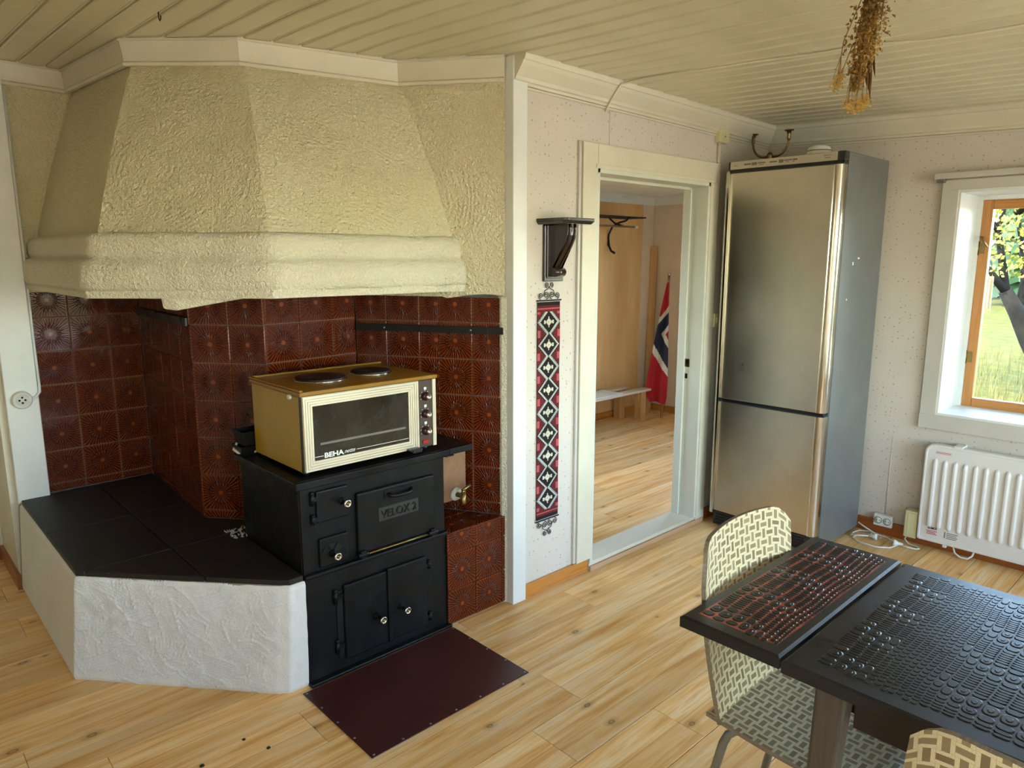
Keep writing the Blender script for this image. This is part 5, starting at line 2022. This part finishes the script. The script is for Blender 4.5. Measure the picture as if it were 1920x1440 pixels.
def scales(x0, x1, y0, y1, parent, seed):
    """embossed reptile scales: raised rounded pads in strips that run along y"""
    rq = random.Random(seed)
    b = MB()
    x = x0
    i_ = 0
    ztab = 0.7401
    while x < x1 - 0.006:
        ph = (x - x0) * 21.0 + seed
        w_ = 0.0125 + 0.0165 * (0.5 + 0.5 * math.sin(ph)) ** 1.3 + rq.uniform(-0.001, 0.001)
        w_ = min(w_, x1 - x)
        y = y0 + rq.uniform(-0.008, 0.006)
        j = 0
        ph2 = rq.uniform(-0.6, 0.6) + i_ * 0.35
        while y < y1 - 0.005:
            m_ = 0.5 + 0.5 * math.sin((y - y0) * 44.0 + ph2)
            l_ = 0.0095 + 0.028 * m_ ** 2.0
            if w_ < 0.0155: l_ = 0.010 + 0.008 * m_
            cx_, cy_ = x + w_ / 2, y + l_ / 2
            n_ = 14
            e = 2.6
            drift = 0.0018 * math.sin((cy_ - y0) * 30 + i_ * 0.2)
            vs, vi = [], []
            for k_ in range(n_):
                t = 2 * PI * (k_ + 0.5) / n_
                c_, s_ = math.cos(t), math.sin(t)
                px_ = math.copysign(abs(c_) ** (2 / e), c_) * (w_ / 2 - 0.0007)
                py_ = math.copysign(abs(s_) ** (2 / e), s_) * (l_ / 2 - 0.0006)
                vs.append((cx_ + px_ + drift, cy_ + py_, ztab))
                vi.append((cx_ + px_ * 0.80 + drift, cy_ + py_ * 0.80, ztab + 0.0011))
            fs = [[n_ + k_ for k_ in range(n_)]]
            for k_ in range(n_):
                j2 = (k_ + 1) % n_
                fs.append((k_, j2, n_ + j2, n_ + k_))
            b.add(vs + vi, fs)
            if l_ > 0.026 and w_ > 0.019:
                vs, vi = [], []
                for k_ in range(n_):
                    t = 2 * PI * k_ / n_
                    vs.append((cx_ + drift + math.cos(t) * w_ * 0.20, cy_ + math.sin(t) * l_ * 0.22, ztab + 0.0011))
                    vi.append((cx_ + drift + math.cos(t) * w_ * 0.15, cy_ + math.sin(t) * l_ * 0.17, ztab + 0.0020))
                b.add(vs + vi, fs)
            y += l_
            j += 1
        x += w_
        i_ += 1
    b.open = True
    o = b.ob('embossed_scales', MT['scale'], parent)
    o['kind'] = 'stuff'


scales(-0.768, -0.592, 1.275, 1.852, tl_, 1)
scales(-0.515, 0.715, 1.272, 1.840, tt_, 2)
for (yy0, yy1) in ((1.300, 1.320), (1.790, 1.810)):
    B(-0.445, 0.650, yy0, yy1, 0.622, 0.714).ob('apron', MT['apron'], tbl, 0.002)
for (xx0, xx1) in ((-0.47, -0.45), (0.64, 0.66)):
    B(xx0, xx1, 1.345, 1.765, 0.622, 0.714).ob('apron', MT['apron'], tbl, 0.002)
for (lx, ly) in ((-0.482, 1.303), (-0.482, 1.807), (0.682, 1.303), (0.682, 1.807)):
    b = MB()
    sx = -1 if lx < 0 else 1
    bx = lx + sx * 0.035
    n_ = 12
    b.prism([(bx - 0.018, ly - 0.016), (bx + 0.018, ly - 0.016), (bx + 0.018, ly + 0.016), (bx - 0.018, ly + 0.016)], 0.0, 0.713, top=[(lx - 0.031, ly - 0.022), (lx + 0.031, ly - 0.022), (lx + 0.031, ly + 0.022), (lx - 0.031, ly + 0.022)])
    b.ob('table_leg', MT['tableleg'], tbl, 0.008, seg=3)
for xx in (-0.50, -0.44):
    pass
for yy in (1.40, 1.72):
    B(-0.770, -0.471, yy - 0.02, yy + 0.02, 0.690, 0.7135).ob('leaf_slide', MT['apron'], tbl, 0.002)


# ------------------------------------------------------------------ chairs
def chair(label, loc, rz):
    t = thing('dining_chair', label, 'chair', (0, 0, 0), 'basket-weave chairs at the table')
    CW = 0.0235

    def sheet(fn, nu, nv, name, th, su_, sv_):
        P = [[Vector(fn(i_ / nu * 2 - 1, j / nv)) for i_ in range(nu + 1)] for j in range(nv + 1)]
        Nn = [[None] * (nu + 1) for _ in range(nv + 1)]
        for j in range(nv + 1):
            for i_ in range(nu + 1):
                a = P[j][min(i_ + 1, nu)] - P[j][max(i_ - 1, 0)]
                c_ = P[min(j + 1, nv)][i_] - P[max(j - 1, 0)][i_]
                Nn[j][i_] = a.cross(c_).normalized()
        b = MB()
        vs = []
        for j in range(nv + 1):
            for i_ in range(nu + 1):
                vs.append(P[j][i_])
        k0 = len(vs)
        for j in range(nv + 1):
            for i_ in range(nu + 1):
                vs.append(P[j][i_] - Nn[j][i_] * th)
        w_ = nu + 1
        fs, uvs, mi = [], [], []
        for j in range(nv):
            for i_ in range(nu):
                q_ = (j * w_ + i_, j * w_ + i_ + 1, (j + 1) * w_ + i_ + 1, (j + 1) * w_ + i_)
                uu = [((P[k_ // w_][k_ % w_].y) / CW, (k_ // w_) / nv * sv_ / CW) for k_ in q_]
                fs.append(q_)
                uvs.append(uu)
                fs.append(tuple(k0 + k_ for k_ in q_[::-1]))
                uvs.append(uu[::-1])
        b.add(vs, fs, 0, uvs, True)
        per = [(0, i_) for i_ in range(nu + 1)] + [(j, nu) for j in range(1, nv + 1)] + [(nv, i_) for i_ in range(nu - 1, -1, -1)] + [(j, 0) for j in range(nv - 1, 0, -1)]
        ev, ef = [], []
        for (j, i_) in per:
            ev += [P[j][i_], P[j][i_] - Nn[j][i_] * th]
        m_ = len(per)
        for a in range(m_):
            c_ = (a + 1) % m_
            ef.append((2 * a, 2 * a + 1, 2 * c_ + 1, 2 * c_))
        b.add(ev, ef, 1)
        b.open = True
        return b.ob(name, [MT['basket'], MT['plyedge']], t, local=True)

    def back(u, v):
        ztop = 0.872 - 0.012 * u * u - 0.038 * max(0, abs(u) - 0.70) ** 2 / 0.09
        z = 0.447 + (ztop - 0.447) * v
        hw = 0.196 + 0.012 * v
        x = -0.012 - 0.080 * (z - 0.447) / 0.42 + 0.030 * u * u * (0.4 + 0.6 * v) - 0.012 * math.sin(PI * v)
        return (x, u * hw * (1 - 0.04 * max(0, v - 0.85) / 0.15 * abs(u) ** 6), z)

    def seat(u, v):
        x = -0.040 + 0.445 * v
        hw = 0.196 + 0.010 * math.sin(PI * v) - 0.02 * max(0, v - 0.85) / 0.15
        z = 0.452 - 0.014 * math.sin(PI * v) * (1 - 0.5 * u * u) - 0.030 * max(0, v - 0.82) ** 2 / 0.03
        return (x, u * hw, z)
    sheet(back, 20, 26, 'backrest', 0.010, 1, 0.43)
    sheet(lambda u, v: seat(u, v), 18, 24, 'seat', 0.010, 1, 0.445)
    for sy in (-1, 1):
        for (xf, sx) in ((0.015, -1), (0.345, 1)):
            b = MB()
            pts = []
            x_in = 0.13 if sx < 0 else 0.24
            y_in = sy * 0.150
            raw = [(x_in, y_in, 0.425), (xf + sx * -0.02, y_in, 0.425), (xf, y_in + sy * 0.004, 0.421), (xf + sx * 0.016, y_in + sy * 0.008, 0.405), (xf + sx * 0.026, y_in + sy * 0.012, 0.380), (xf + sx * 0.10, y_in + sy * 0.040, 0.012)]
            b.tube(raw, 0.0105, 12)
            lg = b.ob('leg', MT['galv'], t, local=True)
            b = MB()
            e = raw[-1]
            b.lathe([(0.013, 0.0), (0.014, 0.004), (0.013, 0.024)], (e[0], e[1], 0), 'Z', 12)
            b.ob('leg_cap', MT['black'], lg, local=True)
    for xx in (0.13, 0.24):
        b = MB()
        b.tube([(xx, -0.150, 0.425), (xx, 0.150, 0.425)], 0.0105, 12)
        b.ob('seat_rail', MT['galv'], t, local=True)
    t.location = loc
    t.rotation_euler = (0, 0, rz)
    return t


chair('basket-weave patterned chair tucked under the table leaf end', (-0.742, 1.545, 0), 0.0)
chair('basket-weave patterned chair whose rounded back shows at the near table edge', (-0.075, 1.110, 0), PI / 2)

# ------------------------------------------------------------------ dried flowers
df = thing('dried_flowers', 'bunch of dried flowers hanging upside down from the ceiling', 'dried flowers', (-0.70, 1.74, 2.20))
rf = random.Random(11)
cx_, cy_ = -0.700, 1.745
ztop = zc(cx_, cy_)
b = MB()
b.tube([(cx_, cy_, ztop + 0.006), (cx_, cy_, ztop - 0.06), (cx_ + 0.002, cy_, ztop - 0.10)], 0.0016, 6)
b.tube([(cx_ - 0.010, cy_, ztop - 0.095), (cx_ + 0.010, cy_ + 0.004, ztop - 0.100)], 0.006, 8)
b.ob('hanging_string', MT['dry_stem'], df)
RX, RY = Vector((0.683, 0.730, 0)), Vector((-0.73, 0.683, 0))


def fp(a, c_, z):
    return Vector((cx_, cy_, 0)) + RX * a + RY * c_ + Vector((0, 0, z))


# main plume
for s_ in range(9):
    a = rf.uniform(-0.016, 0.016)
    c_ = rf.uniform(-0.016, 0.016)
    zend = rf.uniform(1.87, 1.99)
    b = MB()
    b.tube([fp(0, 0, ztop - 0.09), fp(a * 0.5, c_ * 0.5, 2.06), fp(a - 0.004, c_, zend)], 0.0015, 5)
    b.ob('stem', MT['dry_stem'], df)
b = MB()
for _ in range(1500):
    t = rf.random()
    z = 2.085 - 0.215 * t
    wv_ = 0.009 + 0.018 * math.sin(PI * min(1, 0.12 + t * 0.95))
    p = fp(rf.gauss(0.010 - 0.028 * t, wv_ * 0.6), rf.gauss(0, wv_ * 0.6), z)
    s_ = rf.uniform(0.0016, 0.0036)
    d_ = Vector((rf.uniform(-1, 1), rf.uniform(-1, 1), rf.uniform(-1.2, 0.2))).normalized() * s_ * 1.8
    e_ = Vector((rf.uniform(-1, 1), rf.uniform(-1, 1), rf.uniform(-1, 1))).normalized() * s_
    f_ = d_.cross(e_).normalized() * s_
    b.add([p + d_, p - d_, p + e_, p - e_ * 0.6 + f_, p - e_ * 0.6 - f_], [(0, 2, 3), (0, 3, 4), (0, 4, 2), (1, 3, 2), (1, 4, 3), (1, 2, 4)])
o = b.ob('flower_plume', MT['dry'], df)
o['kind'] = 'stuff'
# broad curled leaves
for (a0, z0_, ln, wd, tw) in ((0.030, 2.06, 0.055, 0.012, 0.4), (0.020, 2.00, 0.10, 0.015, 1.0), (0.012, 1.95, 0.085, 0.017, 1.8), (0.006, 2.07, 0.04, 0.010, 2.4), (-0.008, 2.09, 0.045, 0.012, 3.2), (0.016, 1.93, 0.09, 0.010, 0.9)):
    b = MB()

    def lf(u, v, a0=a0, z0_=z0_, ln=ln, wd=wd, tw=tw):
        w_ = wd * math.sin(PI * min(1, 0.08 + 0.92 * v)) * (u - 0.5)
        an = tw + v * 0.8
        return fp(a0 + w_ * math.cos(an) + 0.006 * v, 0.012 * math.sin(3 * v) + w_ * math.sin(an) + 0.3 * wd * (u - 0.5) ** 2, z0_ - ln * v)
    b.grid(lf, 4, 9)
    b.open = True
    b.ob('dry_leaf', MT['dry_leaf'], df)
# loose stalks with yellow heads
for (a, z0_, zend, bend) in ((-0.060, 2.09, 1.885, -0.02), (-0.030, 2.09, 1.842, -0.012), (-0.012, 1.95, 1.838, 0.0), (0.000, 1.92, 1.845, 0.004), (0.012, 1.92, 1.850, 0.004), (-0.052, 1.97, 1.902, -0.012)):
    b = MB()
    top = fp(-0.010 if z0_ > 2 else a * 0.6, 0.0, z0_)
    mid = fp(a * 0.75 + bend * 0.3, 0.004, (z0_ * 0.45 + zend * 0.55))
    end = fp(a, 0.006, zend)
    b.tube([top, mid, end], 0.0011, 5)
    for k_ in range(3):
        b.tube([mid + (end - mid) * 0.3, end + RX * rf.uniform(-0.012, 0.012) + Vector((0, 0, rf.uniform(-0.004, 0.012)))], 0.0007, 4)
    b.ob('stem', MT['dry_stem'], df)
    b = MB()
    for _ in range(70):
        p = end + RX * rf.gauss(0, 0.006) + RY * rf.gauss(0, 0.006) + Vector((0, 0, rf.gauss(-0.002, 0.008)))
        s_ = rf.uniform(0.001, 0.0026)
        b.add([p + Vector((s_, 0, 0)), p + Vector((0, s_, 0)), p + Vector((-s_, -s_, 0)), p + Vector((0, 0, s_)), p - Vector((0, 0, s_))], [(0, 1, 3), (1, 2, 3), (2, 0, 3), (1, 0, 4), (2, 1, 4), (0, 2, 4)])
    b.ob('flower_head', MT['dry_y'], df)

# ------------------------------------------------------------------ hall: coat rack, bench, plank, flag
cr_ = thing('hat_rack', 'black wire hat rack with chrome rail on the hall wall', 'hat rack', (-4.2, 4.7, 1.75))
for k_ in range(5):
    xx = -4.175 + k_ * 0.058
    b = MB()
    b.tube([(xx, 3.75, 1.845), (xx, 5.33, 1.845)], 0.005, 8)
    b.ob('rack_wire', MT['blackmetal'], cr_)
b = MB()
b.tube([(-4.19, 5.33, 1.845), (-3.943, 5.33, 1.845)], 0.006, 8)
b.ob('rack_end', MT['blackmetal'], cr_)
b = MB()
b.tube([(-4.01, 3.75, 1.765), (-4.01, 5.26, 1.765)], 0.009, 12)
b.ob('coat_rail', MT['chrome'], cr_)
b = MB()
b.tube([(-4.01, 5.255, 1.765), (-4.01, 5.30, 1.765)], [0.013, 0.011], 12)
b.ob('rail_cap', MT['plastic_w'], cr_)
for yy in (4.2, 5.12):
    b = MB()
    b.tube([(-4.195, yy, 1.60), (-4.19, yy, 1.70), (-4.15, yy, 1.77), (-4.08, yy, 1.80), (-4.0, yy, 1.815), (-3.96, yy, 1.845)], 0.009, 8)
    b.tube([(-4.19, yy, 1.845), (-4.13, yy, 1.80), (-4.05, yy, 1.775), (-4.01, yy, 1.765)], 0.008, 8)
    b.tube([(-4.195, yy, 1.68), (-4.185, yy, 1.60), (-4.16, yy, 1.555), (-4.12, yy, 1.535)], [0.009, 0.010, 0.010, 0.012], 8)
    b.ob('bracket', MT['blackmetal'], cr_)

bn = thing('bench', 'low wooden bench of pale boards along the hall wall', 'bench', (-4.0, 4.6, 0))
B(-3.985, -3.885, 3.4, 5.42, 0.272, 0.292).ob('seat_board', MT['benchwood'], bn, 0.002)
B(-4.175, -4.085, 3.4, 5.34, 0.272, 0.292).ob('seat_board', MT['benchwood'], bn, 0.002)
B(-4.080, -3.990, 3.4, 5.05, 0.270, 0.290).ob('seat_board', MT['benchwood'], bn, 0.002)
for (xx, yy) in ((-3.96, 5.31), (-4.15, 5.24), (-3.96, 3.6), (-4.15, 3.6)):
    B(xx - 0.015, xx + 0.060, yy - 0.02, yy + 0.05, 0, 0.271).ob('bench_leg', MT['rawpine'], bn, 0.002)
B(-4.15, -3.92, 5.265, 5.285, 0.20, 0.271).ob('cross_rail', MT['rawpine'], bn)
o = B(-4.13, -3.90, 4.55, 5.02, 0.2925, 0.297).ob('board_offcut', MT['white'])
o.rotation_euler = (0, 0, 0)
tag(o, 'thin white board lying flat on the hall bench', 'board')

b = MB()
b.add([(-4.168, 5.700, 0.0), (-4.110, 5.725, 0.0), (-4.116, 5.748, 0.0), (-4.174, 5.723, 0.0), (-4.190, 5.752, 1.60), (-4.128, 5.772, 1.60), (-4.134, 5.795, 1.60), (-4.196, 5.775, 1.60)],
      [(0, 3, 2, 1), (4, 5, 6, 7), (0, 1, 5, 4), (1, 2, 6, 5), (2, 3, 7, 6), (3, 0, 4, 7)])
tag(b.ob('leaning_plank', MT['rawpine']), 'brown wooden plank leaning upright in the hall corner', 'plank')

fg = thing('flag', 'red white and blue cross flag furled on a pole in the hall', 'flag', (-3.83, 5.52, 0))
pb, pt_ = Vector((-3.830, 5.520, 0.0)), Vector((-3.955, 5.740, 1.325))
b = MB()
b.tube([pb, pb + (pt_ - pb) * 0.5, pt_], 0.012, 12)
b.ob('pole', MT['chrome'], fg)
b = MB()
b.lathe([(0.004, -0.02), (0.011, -0.012), (0.006, -0.004), (0.014, 0.004), (0.018, 0.014), (0.014, 0.026), (0.0, 0.031)], (pt_.x, pt_.y, pt_.z), 'Z', 14)
b.ob('finial', MT['chrome'], fg)
fm = [simple('flag_red', '#b51a2a', 0.8, var=0.05), simple('flag_white', '#e3dcd2', 0.8, var=0.04), simple('flag_blue', '#22263f', 0.8, var=0.05)]
b = MB()
NU2, NV2 = 40, 90
ldir = Vector((-0.80, -0.52, 0)).normalized()
fdir = Vector((0.52, -0.80, 0))


def flagpt(u, v):
    p = pb + (pt_ - pb) * (0.955 - 0.85 * v)
    wd_ = 0.018 + 0.175 * min(1, v * 1.25) ** 0.9
    if v > 0.93: wd_ *= 1 - 0.25 * (v - 0.93) / 0.07
    fold = 0.022 * math.sin(u * 9.0 + v * 2.0) * min(1, v * 3) + 0.018
    q_ = p + ldir * wd_ * (0.80 - u) + fdir * fold
    q_.z -= 0.03 * abs(u - 0.5) * v - (0.03 * (1 - u) * (v > 0.9) * (v - 0.9) / 0.1)
    return q_


def flagcol(u, v):
    y = 170 + v * 1120
    c_ = 1 - u
    d1 = abs(y - (495 + 145 * c_))
    h1 = 58 + 26 * c_
    d2 = abs(y - (865 - 225 * c_))
    h2 = 92
    if d1 < h1 or d2 < h2: return 2
    if d1 < h1 + 55 or d2 < h2 + 75: return 1
    return 0


vs = [flagpt(i_ / NU2, j / NV2) for j in range(NV2 + 1) for i_ in range(NU2 + 1)]
w_ = NU2 + 1
for cidx in range(3):
    pass
base_i = len(b.v)
b.add(vs, [], 0)
for j in range(NV2):
    for i_ in range(NU2):
        b.f.append([j * w_ + i_, j * w_ + i_ + 1, (j + 1) * w_ + i_ + 1, (j + 1) * w_ + i_])
        b.m.append(flagcol((i_ + 0.5) / NU2, (j + 0.5) / NV2))
        b.smooth.append(True)
        b.uv.append(None)
b.open = True
b.ob('cloth', fm, fg)

# crumbs of soot on the floor
for (xx, yy, s_) in ((-2.02, 0.62, 0.008), (-1.83, 0.70, 0.012), (-2.05, 0.76, 0.006), (-1.96, 0.80, 0.007)):
    b = MB()
    b.lathe([(s_, 0.0), (s_ * 0.8, 0.003), (0.0, 0.004)], (xx, yy, 0.0), 'Z', 6)
    tag(b.ob('soot_flake', MT['black']), 'tiny flake of soot on the floor before the hearth', 'soot flake', 'soot flakes on the floor')

# ------------------------------------------------------------------ outside the window
gr = MB()
def grf(u, v):
    x, y = -70 + 140 * u, -60 + 140 * v
    return (x, y, -0.5 + 0.12 * noise.noise(Vector((x * 0.12, y * 0.12, 0))) * (abs(y - 1) > 9))
gr.grid(grf, 70, 70)
gr.open = True
go = gr.ob('ground', MT['grass'])
go['kind'] = 'structure'
go['label'] = 'sunlit yellow green meadow outside the window'
yd = MB().box(2.62, 14.0, -9.0, 12.0, -0.52, -0.34)  # unseen pale ground, added to bounce warm sunlight up to the ceiling
yo = yd.ob('bounce_ground', simple('bounce_gravel', '#e8d6b8', 0.95, var=0.12, bump=0.3))
yo['kind'] = 'structure'
yo['label'] = 'unseen pale gravel added outside the windows behind the camera to bounce sunlight in'
rg = random.Random(21)
b = MB()
for _ in range(9000):
    t = rg.random()
    y = 5.6 + 12 * t * t
    x = max(-1.95 if y < 6.1 else -99, -1.0 - (y - 4) * 0.30 + rg.uniform(-1.0, 1.0) * (1 + (y - 5) * 0.3))
    h_ = rg.uniform(0.15, 0.55)
    a = rg.uniform(0, 6.28)
    lx, ly = rg.uniform(-0.25, 0.25) * h_, rg.uniform(-0.25, 0.25) * h_
    w_ = 0.006
    b.add([(x - w_ * math.cos(a), y - w_ * math.sin(a), -0.52), (x + w_ * math.cos(a), y + w_ * math.sin(a), -0.52), (x + lx, y + ly, -0.52 + h_)], [(0, 1, 2)])
b.open = True
gb = b.ob('tall_grass', MT['blade'])
tag(gb, 'tall dry grass growing in the meadow outside the window', 'grass', kind='stuff')

at = thing('apple_tree', 'old crooked grey-barked tree with yellow leaves outside the window', 'tree', (-1.70, 11.0, -0.5))
b = MB()
b.tube([(-1.70, 11.0, -0.55), (-1.82, 10.95, 0.0), (-2.06, 10.90, 0.45), (-2.22, 10.85, 0.80), (-2.36, 10.76, 1.08)], [0.17, 0.14, 0.12, 0.10, 0.08], 10)
b.ob('trunk', MT['bark'], at)
brs = [[(-2.36, 10.76, 1.08), (-2.55, 10.62, 1.35), (-2.66, 10.56, 1.60), (-2.90, 10.4, 1.95), (-3.2, 10.3, 2.2)], [(-2.36, 10.76, 1.08), (-2.44, 10.8, 1.45), (-2.52, 10.77, 1.85), (-2.45, 10.8, 2.3), (-2.6, 10.9, 2.9)],
       [(-2.22, 10.85, 0.80), (-2.22, 11.0, 1.2), (-2.26, 10.97, 1.52), (-2.38, 10.97, 2.05), (-2.2, 11.1, 2.7)], [(-2.06, 10.90, 0.45), (-1.8, 11.2, 1.1), (-1.5, 11.4, 1.8), (-1.3, 11.6, 2.6)],
       [(-2.52, 10.77, 1.85), (-2.75, 10.7, 2.05), (-3.0, 10.6, 2.4)], [(-2.38, 10.97, 2.05), (-2.1, 10.8, 2.3), (-1.9, 10.7, 2.7)]]
for br in brs:
    b = MB()
    b.tube(br, [0.055 - 0.045 * i_ / (len(br) - 1) for i_ in range(len(br))], 8)
    b.ob('branch', MT['bark'], at)
b = MB()
for _ in range(2600):
    br = rg.choice(brs)
    k_ = rg.randrange(1, len(br))
    p = Vector(br[k_ - 1]).lerp(Vector(br[k_]), rg.random()) + Vector((rg.gauss(0, 0.30), rg.gauss(0, 0.30), rg.gauss(0.22, 0.30)))
    if p.z < 1.25: continue
    s_ = rg.uniform(0.02, 0.045)
    d1 = Vector((rg.uniform(-1, 1), rg.uniform(-1, 1), rg.uniform(-1, 1))).normalized() * s_
    d2 = d1.cross(Vector((rg.uniform(-1, 1), rg.uniform(-1, 1), rg.uniform(-1, 1)))).normalized() * s_ * 0.6
    b.add([p - d1, p + d2, p + d1, p - d2], [(0, 1, 2, 3)])
b.open = True
o = b.ob('foliage', MT['apple'], at)
o['kind'] = 'stuff'


def spruce(x, y, h, lab):
    t = thing('spruce_tree', lab, 'tree', (x, y, -0.5), 'trees at the forest edge')
    b = MB()
    b.tube([(x, y, -0.6), (x, y, h)], [0.16, 0.02], 8)
    b.ob('trunk', MT['bark'], t)
    b = MB()
    for k_ in range(16):
        zz = -0.1 + (h + 0.3) * k_ / 16
        r_ = 0.145 * h * (1 - k_ / 16.5)
        n_ = 18
        vs = [(x, y, zz + h * 0.14)]
        for a in range(n_):
            an = 2 * PI * a / n_ + rg.uniform(-0.1, 0.1)
            q_ = r_ * (1.1 if a % 2 else 0.6) * rg.uniform(0.8, 1.15)
            vs.append((x + q_ * math.cos(an), y + q_ * math.sin(an), zz - 0.12 * r_ * (a % 2)))
        b.add(vs, [(0, 1 + a, 1 + (a + 1) % n_) for a in range(n_)])
    b.open = True
    b.ob('foliage', MT['spruce'], t)


def leafy(x, y, h, lab):
    t = thing('birch_tree', lab, 'tree', (x, y, -0.5), 'trees at the forest edge')
    b = MB()
    b.tube([(x, y, -0.6), (x + 0.1, y, h * 0.5), (x - 0.05, y, h * 0.9)], [0.15, 0.10, 0.02], 8)
    b.ob('trunk', MT['bark'], t)
    b = MB()
    for _ in range(1100):
        p = Vector((rg.gauss(0, 1), rg.gauss(0, 1), rg.gauss(0, 1))).normalized() * rg.random() ** 0.4
        p = Vector((x + p.x * h * 0.26, y + p.y * h * 0.26, h * 0.52 + p.z * h * 0.5))
        if p.z < 0.2: p.z = 0.2 + rg.random()
        s_ = rg.uniform(0.10, 0.20)
        d1 = Vector((rg.uniform(-1, 1), rg.uniform(-1, 1), rg.uniform(-1, 1))).normalized() * s_
        d2 = d1.cross(Vector((rg.uniform(-1, 1), rg.uniform(-1, 1), rg.uniform(-1, 1)))).normalized() * s_ * 0.7
        b.add([p - d1, p + d2, p + d1, p - d2], [(0, 1, 2, 3)])
    b.open = True
    o = b.ob('foliage', MT['birch'], t)
    o['kind'] = 'stuff'


k_ = 0
for (x, y) in ((-14.4, 36.0), (-10.9, 36.5), (-7.4, 36.0), (-3.9, 36.6), (-0.4, 36.0), (-12.6, 41.0), (-9.1, 41.5), (-5.6, 41.0), (-2.1, 41.4)):
    if k_ in (1, 4, 7):
        leafy(x, y, 6.2, 'light green birch at the edge of the forest behind the meadow')
    else:
        spruce(x, y, 9.5, 'dark green spruce at the edge of the forest behind the meadow')
    k_ += 1
# outdoor thermometer on the window frame
tm = thing('outdoor_thermometer', 'pale outdoor thermometer fixed outside the window pane', 'thermometer', (-1.05, 4.44, 1.2))
B(-1.062, -1.030, 4.432, 4.440, 1.215, 1.400).ob('scale_plate', MT['plastic_c'], tm, 0.003)
b = MB()
b.tube([(-1.046, 4.4285, 1.232), (-1.046, 4.4285, 1.385)], 0.0035, 8)
b.ob('glass_tube', MT['plastic_w'], tm)
B(-1.086, -1.062, 4.36, 4.438, 1.392, 1.400).ob('mount_arm', MT['galv'], tm)
B(-1.086, -1.062, 4.36, 4.438, 1.217, 1.224).ob('mount_arm', MT['galv'], tm)
